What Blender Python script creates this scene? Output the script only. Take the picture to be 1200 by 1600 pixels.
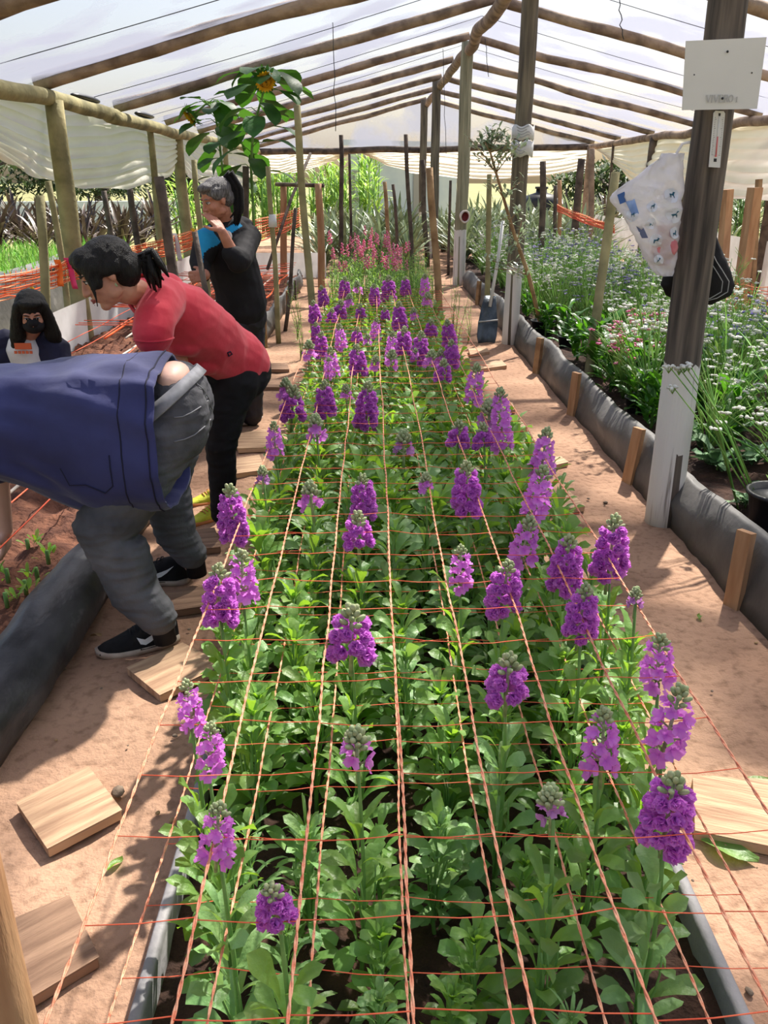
import bpy, bmesh, math, random
from mathutils import Vector, Matrix, noise
random.seed(7)
R = math.radians
PI = math.pi
C = bpy.context.scene.collection
for o in list(bpy.data.objects): bpy.data.objects.remove(o)

# ------------------------------------------------------------------ camera
FPX = 1300.0
PITCH = math.atan(519/FPX)
YAW = -math.atan(20*math.cos(PITCH)/FPX)
CAMZ = 1.6
cam = bpy.data.cameras.new('camera'); co = bpy.data.objects.new('camera', cam); C.objects.link(co)
co.location = (0, 0, CAMZ); co.rotation_euler = (PI/2-PITCH, 0, YAW)
cam.sensor_fit = 'VERTICAL'; cam.sensor_height = 32.0; cam.lens = FPX/1600*32.0
cam.clip_start = .05; cam.clip_end = 400
bpy.context.scene.camera = co
CM = Matrix.Rotation(YAW, 3, 'Z') @ Matrix.Rotation(PI/2-PITCH, 3, 'X')
def ray(px, py): return CM @ Vector(((px-600)/FPX, (800-py)/FPX, -1))
def G(px, py, z=0.0):
    d = ray(px, py); t = (z-CAMZ)/d.z
    return Vector((d.x*t, d.y*t, z))
def W(px, py, Y):
    d = ray(px, py); t = Y/d.y
    return Vector((d.x*t, Y, CAMZ+d.z*t))

# ------------------------------------------------------------------ world and sun
S = bpy.context.scene
S.view_settings.view_transform = 'Standard'; S.view_settings.look = 'None'
S.view_settings.gamma = 1; S.view_settings.use_curve_mapping = False
S.view_settings.exposure = 0.12
SUN_EL, SUN_AZ = R(52), R(28)          # azimuth measured from +Y towards +X
w = bpy.data.worlds.new('sky'); S.world = w; w.use_nodes = True
nt = w.node_tree; nt.nodes.clear()
sk = nt.nodes.new('ShaderNodeTexSky'); sk.sky_type = 'NISHITA'; sk.sun_disc = False
sk.sun_elevation = SUN_EL; sk.sun_rotation = SUN_AZ; sk.air_density = 1.2; sk.dust_density = 3.5; sk.ozone_density = 1.0
bg = nt.nodes.new('ShaderNodeBackground'); bg.inputs[1].default_value = .17
wo = nt.nodes.new('ShaderNodeOutputWorld')
nt.links.new(sk.outputs[0], bg.inputs[0]); nt.links.new(bg.outputs[0], wo.inputs[0])
sl = bpy.data.lights.new('sun', 'SUN'); sl.energy = 12.0; sl.angle = R(1.2); sl.color = (1, .95, .86)
so = bpy.data.objects.new('sun', sl); C.objects.link(so)
sd = Vector((math.sin(SUN_AZ)*math.cos(SUN_EL), math.cos(SUN_AZ)*math.cos(SUN_EL), math.sin(SUN_EL)))
so.rotation_euler = sd.to_track_quat('Z', 'Y').to_euler(); so.location = sd*30

# ------------------------------------------------------------------ materials
def srgb(c):
    return tuple(((v/255)/12.92 if v/255 <= .04045 else ((v/255+.055)/1.055)**2.4) for v in c)+(1,)
class NT:
    def __init__(s, m): s.t = m.node_tree; s.t.nodes.clear()
    def n(s, k, **kw):
        x = s.t.nodes.new(k)
        for a, b in kw.items(): setattr(x, a, b)
        return x
    def l(s, a, b): s.t.links.new(a, b)
MATS = {}
def mat(name, c1, c2=None, scale=8, rough=.75, bump=0, bscale=40, stretch=(1,1,1), trans=0, spec=.3, island=0.0,
        objr=0.0, metal=0, tcol=None, alpha=1.0, detail=4, c3=None, sheen=0):
    m = bpy.data.materials.new(name); m.use_nodes = True; q = NT(m)
    out = q.n('ShaderNodeOutputMaterial'); p = q.n('ShaderNodeBsdfPrincipled')
    tc = q.n('ShaderNodeTexCoord'); mp = q.n('ShaderNodeMapping'); mp.inputs['Scale'].default_value = stretch
    q.l(tc.outputs['Object'], mp.inputs[0])
    nz = q.n('ShaderNodeTexNoise'); nz.inputs['Scale'].default_value = scale; nz.inputs['Detail'].default_value = detail
    q.l(mp.outputs[0], nz.inputs[0])
    rp = q.n('ShaderNodeValToRGB'); e = rp.color_ramp.elements
    e[0].position = .36; e[1].position = .64; e[0].color = srgb(c1); e[1].color = srgb(c2 or c1)
    if c3:
        x = e.new(.8); x.color = srgb(c3)
    q.l(nz.outputs[0], rp.inputs[0]); col = rp.outputs[0]
    if island or objr:
        hs = q.n('ShaderNodeHueSaturation'); gm = q.n('ShaderNodeNewGeometry'); oi = q.n('ShaderNodeObjectInfo')
        add = q.n('ShaderNodeMath', operation='MULTIPLY_ADD'); q.l(gm.outputs['Random Per Island'], add.inputs[0])
        add.inputs[1].default_value = island*2; add.inputs[2].default_value = 1-island
        ad2 = q.n('ShaderNodeMath', operation='MULTIPLY_ADD'); q.l(oi.outputs['Random'], ad2.inputs[0])
        ad2.inputs[1].default_value = objr*2; ad2.inputs[2].default_value = 1-objr
        mu = q.n('ShaderNodeMath', operation='MULTIPLY'); q.l(add.outputs[0], mu.inputs[0]); q.l(ad2.outputs[0], mu.inputs[1])
        q.l(mu.outputs[0], hs.inputs['Value']); q.l(col, hs.inputs['Color'])
        hh = q.n('ShaderNodeMath', operation='MULTIPLY_ADD'); q.l(gm.outputs['Random Per Island'], hh.inputs[0])
        hh.inputs[1].default_value = .03; hh.inputs[2].default_value = .485; q.l(hh.outputs[0], hs.inputs['Hue'])
        col = hs.outputs[0]
    q.l(col, p.inputs['Base Color']); p.inputs['Roughness'].default_value = rough
    p.inputs['Specular IOR Level'].default_value = spec; p.inputs['Metallic'].default_value = metal
    if sheen: p.inputs['Sheen Weight'].default_value = sheen
    if bump:
        bn = q.n('ShaderNodeTexNoise'); bn.inputs['Scale'].default_value = bscale; bn.inputs['Detail'].default_value = 5
        q.l(mp.outputs[0], bn.inputs[0]); b = q.n('ShaderNodeBump'); b.inputs['Strength'].default_value = bump
        b.inputs['Distance'].default_value = .02; q.l(bn.outputs[0], b.inputs['Height']); q.l(b.outputs[0], p.inputs['Normal'])
    sh = p.outputs[0]
    if trans:
        t = q.n('ShaderNodeBsdfTranslucent'); mx = q.n('ShaderNodeMixShader'); mx.inputs[0].default_value = trans
        if tcol: t.inputs[0].default_value = srgb(tcol)
        else: q.l(col, t.inputs[0])
        q.l(sh, mx.inputs[1]); q.l(t.outputs[0], mx.inputs[2]); sh = mx.outputs[0]
    if alpha < 1:
        t = q.n('ShaderNodeBsdfTransparent'); mx = q.n('ShaderNodeMixShader'); mx.inputs[0].default_value = alpha
        q.l(t.outputs[0], mx.inputs[1]); q.l(sh, mx.inputs[2]); sh = mx.outputs[0]
    q.l(sh, out.inputs[0]); MATS[name] = m; return m
WOOD = mat('roof_pole_wood', (116,98,84), (168,146,124), 5, .85, .5, 30, (1,1,1), c3=(176,152,128))
WOODG = mat('green_treated_wood', (118,112,78), (166,156,112), 4, .8, .35, 25, c3=(190,176,134))
WOODB = mat('brown_stake_wood', (128,98,68), (172,140,102), 6, .8, .35, 30)
WOODK = mat('dark_stake_wood', (70,60,54), (110,96,84), 7, .85, .5, 30)
WOODN = mat('fresh_stake_wood', (160,118,84), (190,150,112), 8, .75, .25, 30, (2,2,.3))
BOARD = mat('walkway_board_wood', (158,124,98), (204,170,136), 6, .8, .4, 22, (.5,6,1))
BOARD2 = mat('darker_board_wood', (120,92,74), (160,128,104), 6, .85, .4, 22, (.6,5,1))  # darker tone of the walkway board wood
METAL = mat('bed_board_grey', (120,118,120), (150,146,146), 5, .6, .25, 30)
CORD = mat('orange_cord', (232,138,104), (246,188,152), 60, .7, .3, 200, trans=.15)
CORDT = mat('thin_orange_string', (232,92,62), (238,120,84), 30, .7)
ORNET = mat('bright_orange_string', (255,106,50), (255,138,80), 30, .7, trans=.3)
PEACH = mat('pale_orange_string', (250,170,120), (252,196,150), 30, .7, trans=.3)
SOIL = mat('brown_soil', (84,52,40), (124,82,62), 12, .95, 1.0, 40, c3=(150,104,80))
SOILD = mat('dark_bed_soil', (44,30,24), (70,48,38), 14, .95, 1.0, 40)
LEAF = mat('stock_leaf', (88,126,60), (134,168,92), 9, .42, .25, 60, trans=.38, spec=.5, island=.28, objr=.12, c3=(176,198,140), tcol=(168,215,56))
LEAFG = mat('pale_stock_leaf', (104,142,84), (144,178,112), 9, .45, .25, 60, trans=.3, spec=.5, island=.22, objr=.1, c3=(182,204,154), tcol=(160,205,80))
STEM = mat('stock_stem', (96,140,66), (130,168,92), 9, .5, trans=.1)
BUD = mat('stock_bud', (150,168,118), (196,200,156), 60, .6, trans=.2, island=.15)
PURP = mat('purple_petal', (216,120,220), (236,160,238), 40, .5, trans=.45, island=.13, objr=.07, c3=(246,200,246), tcol=(244,156,248))
PURPL = mat('lilac_petal', (182,116,190), (212,164,212), 40, .5, trans=.35, island=.16, tcol=(216,140,220))
PINK = mat('pink_petal', (228,120,170), (246,170,204), 40, .5, trans=.35, island=.16, tcol=(240,120,170))
FINE = mat('feathery_leaf', (120,166,70), (172,206,104), 9, .5, trans=.4, island=.25, objr=.1, tcol=(170,215,60))
STAT = mat('statice_stem', (100,148,66), (158,194,100), 9, .55, trans=.25, island=.25, objr=.1)
WHITEF = mat('white_bloom', (214,214,200), (244,244,236), 60, .7, trans=.3, island=.12)
MAUVE = mat('mauve_bloom', (132,124,170), (176,170,204), 60, .7, trans=.3, island=.15)
DLEAF = mat('dark_leaf', (38,84,34), (74,124,46), 8, .4, .2, 50, trans=.3, spec=.5, island=.3, tcol=(110,180,40))
SPIKY = mat('spiky_leaf', (104,120,84), (164,176,132), 6, .4, trans=.15, spec=.5, island=.35, objr=.15)
SPIKYR = mat('dark_red_spiky_leaf', (62,44,44), (110,96,80), 6, .4, trans=.1, spec=.5, island=.4, objr=.15, c3=(150,150,120))
SUNL = mat('sunflower_leaf', (34,66,36), (60,100,48), 6, .5, .2, 30, trans=.3, island=.3, tcol=(90,150,40))
GRASS = mat('grass_blade', (96,148,52), (146,190,86), 4, .6, trans=.3, island=.3)
TREE = mat('tree_leaf', (46,64,38), (86,104,60), 4, .6, trans=.25, island=.3)
CANE = mat('cane_leaf', (120,160,60), (176,206,96), 4, .5, trans=.4, island=.3)
BLACKP = mat('black_plastic', (22,22,24), (36,36,38), 10, .4, .1, 30, spec=.5)
GREYP = mat('grey_plastic_sheet', (70,69,68), (104,101,98), 3, .55, .35, 12, spec=.4, c3=(130,126,122))
BLKSHEET = mat('black_worn_sheet', (40,40,42), (80,80,82), 9, .42, .4, 16, spec=.6, c3=(170,168,166), stretch=(1,.5,1))
WHITEP = mat('white_plastic_sheet', (214,214,210), (236,236,234), 3, .5, .15, 12, trans=.2)
CURT = mat('curtain_film', (226,220,206), (244,240,232), 1.2, .6, .15, 6, stretch=(1,1,3), trans=.6, tcol=(240,232,216))
WIREM = mat('dark_wire', (60,60,62), None, 5, .6)
WIREW = mat('white_hose', (196,186,170), (214,204,188), 5, .6)
SKIN = mat('skin', (176,120,96), (190,134,108), 12, .5, .08, 80, spec=.4)
SKINP = mat('pale_skin', (214,170,150), (222,180,160), 12, .5, .05, 80)
SKINO = mat('weathered_skin', (170,112,90), (186,128,104), 30, .5, .15, 60)
HAIR = mat('black_hair', (8,6,6), (22,17,16), 30, .5, .6, 60, (6,6,.6), spec=.3)
HAIRG = mat('grey_hair', (60,56,56), (120,116,116), 30, .45, .5, 60, (6,6,1))
RED = mat('red_cotton', (196,46,62), (214,64,78), 6, .85, .25, 14, sheen=.2)
NAVY = mat('navy_cotton', (40,42,84), (54,58,106), 4, .8, .3, 8, sheen=.2)
DARKN = mat('dark_navy_cloth', (24,24,44), (34,34,58), 6, .8, .2, 14)
BLKC = mat('black_cloth', (18,17,20), (30,28,32), 6, .8, .3, 14)
BLUEC = mat('turquoise_cloth', (24,128,176), (40,152,204), 6, .8)
JEAN = mat('grey_denim', (66,66,70), (98,98,102), 5, .85, .5, 16, c3=(124,124,128))
LEGG = mat('dark_trousers', (42,40,44), (58,54,60), 6, .85, .35, 16)
WHITEC = mat('white_cotton', (212,206,204), (226,222,220), 6, .8)
ORPR = mat('orange_print', (206,98,60), None, 6, .8)
SHOEK = mat('black_shoe_suede', (18,17,18), (30,28,29), 20, .8, .2, 60)
SOLE = mat('beige_rubber_sole', (176,158,142), (196,180,164), 20, .7)
WHITE = mat('white_mark', (236,236,234), None, 5, .6)
YEL = mat('yellow_green_mesh', (176,182,40), (206,206,70), 20, .7, .2, 60)
ORSOLE = mat('orange_rubber', (216,140,84), None, 5, .6)
EYE = mat('eye_dark', (20,14,12), None, 5, .2)
EYEW = mat('eye_white', (216,206,200), None, 5, .3)
LIP = mat('lip', (150,78,74), None, 5, .5)
SIGN = mat('sign_board', (206,206,204), (216,216,214), 2, .5, .05, 20)
SIGNT = mat('faded_letter', (168,168,168), None, 2, .6)
DARK = mat('dark_ink', (40,40,44), None, 2, .6)
REDL = mat('red_liquid', (206,110,110), None, 2, .4)
BLUEI = mat('blue_ink', (60,96,160), None, 2, .6)
TEALI = mat('teal_ink', (40,96,120), None, 2, .6)
CREAM = mat('cream_cup', (222,210,200), None, 2, .5)
MAROON = mat('maroon_inner', (120,44,46), None, 2, .6)
YRIB = mat('yellow_ribbon', (240,206,60), None, 4, .6, trans=.4)
ORIB = mat('orange_ribbon', (250,150,70), None, 4, .6, trans=.4)
PRIB = mat('pink_ribbon', (236,90,140), None, 4, .6, trans=.4)
WRIB = mat('white_ribbon', (226,224,226), None, 4, .6, trans=.4)
SEED = mat('sunflower_disc', (80,60,20), (210,150,30), 40, .8)
PETY = mat('sunflower_petal', (240,170,20), (250,196,50), 20, .6, trans=.4)
STONE = mat('small_stone', (90,76,64), (150,132,114), 10, .9, .5)
DRY = mat('dry_leaf', (150,120,84), (186,156,110), 10, .8)
BUILD = mat('white_painted_wall', (222,226,234), (234,236,240), 2, .8)
TILE = mat('door_grey', (186,176,170), None, 2, .7)

def bagmat():
    m = mat('clear_bag_plastic', (224,222,228), (242,240,244), 6, .25, .5, 18, trans=.35, spec=.7, alpha=.78)
    return m
BAG = bagmat()
def filmmat():
    m = bpy.data.materials.new('greenhouse_film'); m.use_nodes = True; q = NT(m)
    out = q.n('ShaderNodeOutputMaterial'); tr = q.n('ShaderNodeBsdfTransparent'); tl = q.n('ShaderNodeBsdfTranslucent')
    df = q.n('ShaderNodeBsdfDiffuse'); tr.inputs[0].default_value = (.97,.97,.98,1)
    tl.inputs[0].default_value = srgb((140,143,160)); df.inputs[0].default_value = srgb((210,212,224))
    tc = q.n('ShaderNodeTexCoord'); nz = q.n('ShaderNodeTexNoise'); nz.inputs['Scale'].default_value = .9; nz.inputs['Detail'].default_value = 4
    q.l(tc.outputs['Object'], nz.inputs[0])
    mr = q.n('ShaderNodeMapRange'); q.l(nz.outputs[0], mr.inputs[0])
    mr.inputs[1].default_value = .44; mr.inputs[2].default_value = .56; mr.inputs[3].default_value = .34; mr.inputs[4].default_value = .88  # patchy transparency added to throw dappled sun and shade on the paths
    m1 = q.n('ShaderNodeMixShader'); m1.inputs[0].default_value = .35; q.l(tl.outputs[0], m1.inputs[1]); q.l(df.outputs[0], m1.inputs[2])
    m2 = q.n('ShaderNodeMixShader'); q.l(mr.outputs[0], m2.inputs[0]); q.l(tr.outputs[0], m2.inputs[1]); q.l(m1.outputs[0], m2.inputs[2])
    q.l(m2.outputs[0], out.inputs[0]); return m
FILM = filmmat()
def paintedpost(name, zline, ca, cb, stripe=None):
    m = bpy.data.materials.new(name); m.use_nodes = True; q = NT(m)
    out = q.n('ShaderNodeOutputMaterial'); p = q.n('ShaderNodeBsdfPrincipled'); tc = q.n('ShaderNodeTexCoord')
    mp = q.n('ShaderNodeMapping'); mp.inputs['Scale'].default_value = (14,14,.8); q.l(tc.outputs['Object'], mp.inputs[0])
    nz = q.n('ShaderNodeTexNoise'); nz.inputs['Scale'].default_value = 2.2; nz.inputs['Detail'].default_value = 6; q.l(mp.outputs[0], nz.inputs[0])
    rp = q.n('ShaderNodeValToRGB'); e = rp.color_ramp.elements; e[0].position = .35; e[1].position = .68
    e[0].color = srgb(ca); e[1].color = srgb(cb); q.l(nz.outputs[0], rp.inputs[0])
    rw = q.n('ShaderNodeValToRGB'); e = rw.color_ramp.elements; e[0].position = .30; e[1].position = .42
    e[0].color = srgb((130,120,112)); e[1].color = srgb((222,218,212)); q.l(nz.outputs[0], rw.inputs[0])
    sx = q.n('ShaderNodeSeparateXYZ'); q.l(tc.outputs['Object'], sx.inputs[0])
    a = q.n('ShaderNodeMath', operation='MULTIPLY_ADD'); q.l(nz.outputs[0], a.inputs[0]); a.inputs[1].default_value = .08; q.l(sx.outputs[2], a.inputs[2])
    lt = q.n('ShaderNodeMath', operation='LESS_THAN'); q.l(a.outputs[0], lt.inputs[0]); lt.inputs[1].default_value = zline
    fac = lt.outputs[0]
    if stripe:   # a strip the brush missed: x between a and b (local), front side
        x0, x1, zt = stripe
        g1 = q.n('ShaderNodeMath', operation='GREATER_THAN'); q.l(sx.outputs[0], g1.inputs[0]); g1.inputs[1].default_value = x0
        xs = q.n('ShaderNodeMath', operation='MULTIPLY_ADD'); q.l(sx.outputs[2], xs.inputs[0]); xs.inputs[1].default_value = .02; q.l(sx.outputs[0], xs.inputs[2])
        g2 = q.n('ShaderNodeMath', operation='LESS_THAN'); q.l(xs.outputs[0], g2.inputs[0]); g2.inputs[1].default_value = x1
        g3 = q.n('ShaderNodeMath', operation='LESS_THAN'); q.l(a.outputs[0], g3.inputs[0]); g3.inputs[1].default_value = zt
        g4 = q.n('ShaderNodeMath', operation='LESS_THAN'); q.l(sx.outputs[1], g4.inputs[0]); g4.inputs[1].default_value = 0
        mm = g1.outputs[0]
        for g in (g2, g3, g4):
            k = q.n('ShaderNodeMath', operation='MULTIPLY'); q.l(mm, k.inputs[0]); q.l(g.outputs[0], k.inputs[1]); mm = k.outputs[0]
        s = q.n('ShaderNodeMath', operation='SUBTRACT'); q.l(fac, s.inputs[0]); q.l(mm, s.inputs[1]); s.use_clamp = True; fac = s.outputs[0]
    mx = q.n('ShaderNodeMix', data_type='RGBA'); q.l(fac, mx.inputs[0]); q.l(rp.outputs[0], mx.inputs[6]); q.l(rw.outputs[0], mx.inputs[7])
    q.l(mx.outputs[2], p.inputs['Base Color']); p.inputs['Roughness'].default_value = .8
    b = q.n('ShaderNodeBump'); b.inputs['Strength'].default_value = .5; b.inputs['Distance'].default_value = .015
    q.l(nz.outputs[0], b.inputs['Height']); q.l(b.outputs[0], p.inputs['Normal']); q.l(p.outputs[0], out.inputs[0]); return m
POSTBIG = paintedpost('grey_post_white_foot', .84, (52,46,42), (112,100,90), (-.005, .035, .42))
POSTMID = paintedpost('brown_post_white_foot', .84, (78,70,60), (130,120,100), (-.03, .0, .8))
POSTGRN = paintedpost('greenish_post_white_foot', .9, (120,118,94), (164,160,132), (-.03, .0, .8))
def sandmat():
    m = bpy.data.materials.new('trodden_sand'); m.use_nodes = True; q = NT(m)
    out = q.n('ShaderNodeOutputMaterial'); p = q.n('ShaderNodeBsdfPrincipled'); tc = q.n('ShaderNodeTexCoord')
    def nz(s, d=6):
        x = q.n('ShaderNodeTexNoise'); x.inputs['Scale'].default_value = s; x.inputs['Detail'].default_value = d; q.l(tc.outputs['Object'], x.inputs[0]); return x
    a = nz(1.6); b = nz(28); c = nz(140)
    rp = q.n('ShaderNodeValToRGB'); e = rp.color_ramp.elements; e[0].position = .32; e[1].position = .68
    e[0].color = srgb((144,112,92)); e[1].color = srgb((186,150,124)); q.l(a.outputs[0], rp.inputs[0])
    r2 = q.n('ShaderNodeValToRGB'); e = r2.color_ramp.elements; e[0].position = .3; e[1].position = .5
    e[0].color = (.45,.42,.4,1); e[1].color = (1,1,1,1); q.l(b.outputs[0], r2.inputs[0])
    mx = q.n('ShaderNodeMix', data_type='RGBA'); mx.blend_type = 'MULTIPLY'; mx.inputs[0].default_value = .6
    q.l(rp.outputs[0], mx.inputs[6]); q.l(r2.outputs[0], mx.inputs[7]); q.l(mx.outputs[2], p.inputs['Base Color'])
    ad = q.n('ShaderNodeMath', operation='MULTIPLY_ADD'); q.l(c.outputs[0], ad.inputs[0]); ad.inputs[1].default_value = .3; q.l(b.outputs[0], ad.inputs[2])
    bp = q.n('ShaderNodeBump'); bp.inputs['Strength'].default_value = .6; bp.inputs['Distance'].default_value = .02
    q.l(ad.outputs[0], bp.inputs['Height']); q.l(bp.outputs[0], p.inputs['Normal']); p.inputs['Roughness'].default_value = .95
    p.inputs['Specular IOR Level'].default_value = .1
    q.l(p.outputs[0], out.inputs[0]); return m
SAND = sandmat()
OUTG = mat('outside_ground', (110,112,66), (146,140,96), .5, .95, .5, 10, c3=(170,150,116))

# ------------------------------------------------------------------ mesh builder
def rnd(a, b): return random.uniform(a, b)
def nz3(v, s=1.0): return noise.noise(Vector(v)*s)
def frame(d):
    d = d.normalized(); u = Vector((0,0,1)) if abs(d.z) < .92 else Vector((1,0,0))
    a = d.cross(u).normalized(); return a, a.cross(d).normalized()
class MB:
    def __init__(s): s.v = []; s.f = []
    def grid(s, rows, closed=False, flip=False):
        b = len(s.v); n = len(rows[0])
        for r in rows: s.v += [tuple(p) for p in r]
        for i in range(len(rows)-1):
            for j in range(n if closed else n-1):
                k = (j+1) % n
                q = (b+i*n+j, b+i*n+k, b+(i+1)*n+k, b+(i+1)*n+j)
                s.f.append(q[::-1] if flip else q)
        return b
    def tube(s, pts, rad, seg=8, cap=True, round_ends=False, bumpy=0.0, seed=0, flat=1.0):
        pts = [Vector(p) for p in pts]
        if not isinstance(rad, (list, tuple)): rad = [rad]*len(pts)
        rad = list(rad)
        if round_ends:
            d0 = (pts[0]-pts[1]).normalized(); d1 = (pts[-1]-pts[-2]).normalized()
            a = []; ra = []
            for t in (1.35, 1.0, .5): a.append(pts[0]+d0*rad[0]*math.sin(min(t, PI/2))); ra.append(rad[0]*max(.22, math.cos(min(t, 1.45))))
            c = []; rc = []
            for t in (.5, 1.0, 1.35): c.append(pts[-1]+d1*rad[-1]*math.sin(t)); rc.append(rad[-1]*max(.22, math.cos(t)))
            pts = a+pts+c; rad = ra+rad+rc
        rows = []; A, B = frame(pts[1]-pts[0])
        for i, p in enumerate(pts):
            d = (pts[min(i+1, len(pts)-1)]-pts[max(i-1, 0)])
            if d.length > 1e-9:
                d.normalize(); A = (A-d*A.dot(d)).normalized(); B = A.cross(d)
            row = []
            for j in range(seg):
                t = 2*PI*j/seg; r = rad[i]
                if bumpy: r *= 1+bumpy*nz3((p.x*3+math.cos(t)*1.3+seed, p.y*3+math.sin(t)*1.3, p.z*3+seed))
                row.append(p+A*(r*math.cos(t))+B*(r*flat*math.sin(t)))
            rows.append(row)
        b = s.grid(rows, True, True)
        if cap:
            n = len(rows); s.f.append(tuple(b+j for j in range(seg))); s.f.append(tuple(b+(n-1)*seg+seg-1-j for j in range(seg)))
    def ell(s, c, r, M=None, seg=14, rings=9):
        c = Vector(c); rows = []
        if not isinstance(r, (tuple, list, Vector)): r = (r, r, r)
        for i in range(rings+1):
            t = PI*i/rings; t = max(.02, min(PI-.02, t))
            row = []
            for j in range(seg):
                a = 2*PI*j/seg
                v = Vector((r[0]*math.sin(t)*math.cos(a), r[1]*math.sin(t)*math.sin(a), r[2]*math.cos(t)))
                row.append(c+(M @ v if M else v))
            rows.append(row)
        b = s.grid(rows, True, True)
        s.f.append(tuple(b+j for j in range(seg))); s.f.append(tuple(b+rings*seg+seg-1-j for j in range(seg)))
    def box(s, c, h, M=None):
        b = len(s.v); c = Vector(c)
        for x in (-1,1):
            for y in (-1,1):
                for z in (-1,1):
                    v = Vector((x*h[0], y*h[1], z*h[2])); s.v.append(tuple(c+(M @ v if M else v)))
        for q in ((0,1,3,2),(4,6,7,5),(0,4,5,1),(2,3,7,6),(0,2,6,4),(1,5,7,3)): s.f.append(tuple(b+i for i in q))
    def prism(s, poly, off):
        off = Vector(off); n = len(poly); b = len(s.v)
        s.v += [tuple(p) for p in poly]+[tuple(Vector(p)+off) for p in poly]
        s.f.append(tuple(b+i for i in range(n))[::-1]); s.f.append(tuple(b+n+i for i in range(n)))
        for i in range(n): s.f.append((b+i, b+(i+1) % n, b+n+(i+1) % n, b+n+i))
    def mesh(s, name, m, smooth=True, origin=None):
        me = bpy.data.meshes.new(name)
        v = s.v if origin is None else [(a-origin[0], b-origin[1], c-origin[2]) for a, b, c in s.v]
        me.from_pydata(v, [], s.f)
        if smooth: me.polygons.foreach_set('use_smooth', [True]*len(me.polygons))
        me.materials.append(m)
        if me.validate(): print('INVALID', name)
        me.update(); return me
    def build(s, name, m, parent=None, smooth=True, origin=None):
        if parent is not None and origin is None: origin = parent.get('_o')
        o = bpy.data.objects.new(name, s.mesh(name, m, smooth, origin)); C.objects.link(o)
        if parent is not None: o.parent = parent
        return o
def tag(o, label=None, cat=None, group=None, kind=None):
    if label: o['label'] = label
    if cat: o['category'] = cat
    if group: o['group'] = group
    if kind: o['kind'] = kind
    return o
def thing(name, label, cat, loc=(0,0,0), group=None, world=True):
    """Empty at the base of a thing; with world=True its parts are given in world coordinates"""
    o = bpy.data.objects.new(name, None); C.objects.link(o); o.location = loc; o.empty_display_size = .1
    if world: o['_o'] = tuple(loc)
    return tag(o, label, cat, group)
def single(mb, name, m, label, cat, group=None, loc=None, smooth=True, kind=None):
    o = mb.build(name, m, None, smooth, origin=loc)
    if loc is not None: o.location = loc
    return tag(o, label, cat, group, kind)
def dup(root, loc, rz=0, sc=1.0, label=None, group=None):
    r = root.copy(); C.objects.link(r); r.location = loc; r.rotation_euler = (0,0,rz); r.scale = (sc,)*3
    if label: r['label'] = label
    if group: r['group'] = group
    for ch in list(root.children):
        c = ch.copy(); C.objects.link(c); c.parent = r
        for g in list(ch.children):
            d = g.copy(); C.objects.link(d); d.parent = c
    return r
def struct(o): o['kind'] = 'structure'; return o
def wob(p0, p1, n, amp, seed):
    p0 = Vector(p0); p1 = Vector(p1); A, B = frame(p1-p0); L = (p1-p0).length; out = []
    for i in range(n+1):
        t = i/n; e = math.sin(PI*t)**.6
        out.append(p0.lerp(p1, t)+A*amp*e*nz3((t*L*.8, seed, 0))+B*amp*e*nz3((t*L*.8, seed, 9)))
    return out
def pole(name, p0, p1, r0, r1, m, label, cat='pole', group=None, amp=.03, seg=12, bumpy=.12, n=None):
    sdd = random.random()*50; L = (Vector(p1)-Vector(p0)).length; n = n or max(4, int(L/.22))
    mb = MB(); pts = wob(p0, p1, n, amp, sdd)
    mb.tube(pts, [r0+(r1-r0)*i/n for i in range(n+1)], seg, bumpy=bumpy, seed=sdd)
    return single(mb, name, m, label, cat, group, loc=tuple(p0))
# ================================================================== THE SETTING
XL, XR, XM = -2.92, 5.74, 1.44           # eaves and ridge of the greenhouse
ZL, ZR, ZM = 2.28, 2.40, 3.46
YS = [3.4, 5.95, 8.5, 11.0, 13.6, 16.1, 18.7, 21.2, 23.7]
def gz(x, y, a=.014): return a*noise.noise(Vector((x*3.1, y*3.1, 0)))+a*.8*noise.noise(Vector((x*9, y*9, 3)))
mb = MB(); rows = []
y = -1.2
while y < 27:
    rows.append([Vector((x, y, gz(x, y))) for x in [-3.3+i*.07 for i in range(int(9.9/.07))]]); y += .06 if y < 6 else .16
mb.grid(rows, flip=True)
struct(mb.build('floor', SAND))
mb = MB(); mb.grid([[(x, y, -.045) for x in (-600,-60,-20,-3,3,20,60,600)] for y in (-300,-15,0,20,45,90,600)], flip=True); struct(mb.build('ground', OUTG))
# roof film
mb = MB()
for (xa, za, sx) in ((XL, ZL, -1), (XR, ZR, 1)):
    rows = []; y = -3.0
    while y <= 23.9:
        k = abs(((y-3.4) % 2.54)/2.54-.5)*2      # 1 over a rafter, 0 between
        row = []
        for i in range(25):
            t = i/24; x = XM+(xa+sx*.25-XM)*t; z = ZM+.16+(za+.10-ZM-.16)*t
            row.append((x, y, z-.05*(1-k)+.02*nz3((x, y*2, 1))+.012*nz3((x*5, y*2, 4))))
        rows.append(row); y += .3
    mb.grid(rows, flip=sx < 0)
struct(mb.build('ceiling', FILM))
mb = MB()
n = 20; rows = [[], []]
for i in range(n+1):
    x = XL+(XR-XL)*i/n
    zt = ZL+.12+(ZM-ZL)*(x-XL)/(XM-XL) if x < XM else ZR+.12+(ZM-ZR)*(XR-x)/(XR-XM)
    zb = ZL+(ZR-ZL)*i/n+.0
    rows[0].append((x, 23.85+.02*math.sin(x*5), zb)); rows[1].append((x, 23.85, zt))
mb.grid(rows); struct(mb.build('wall_back', FILM))

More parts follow.
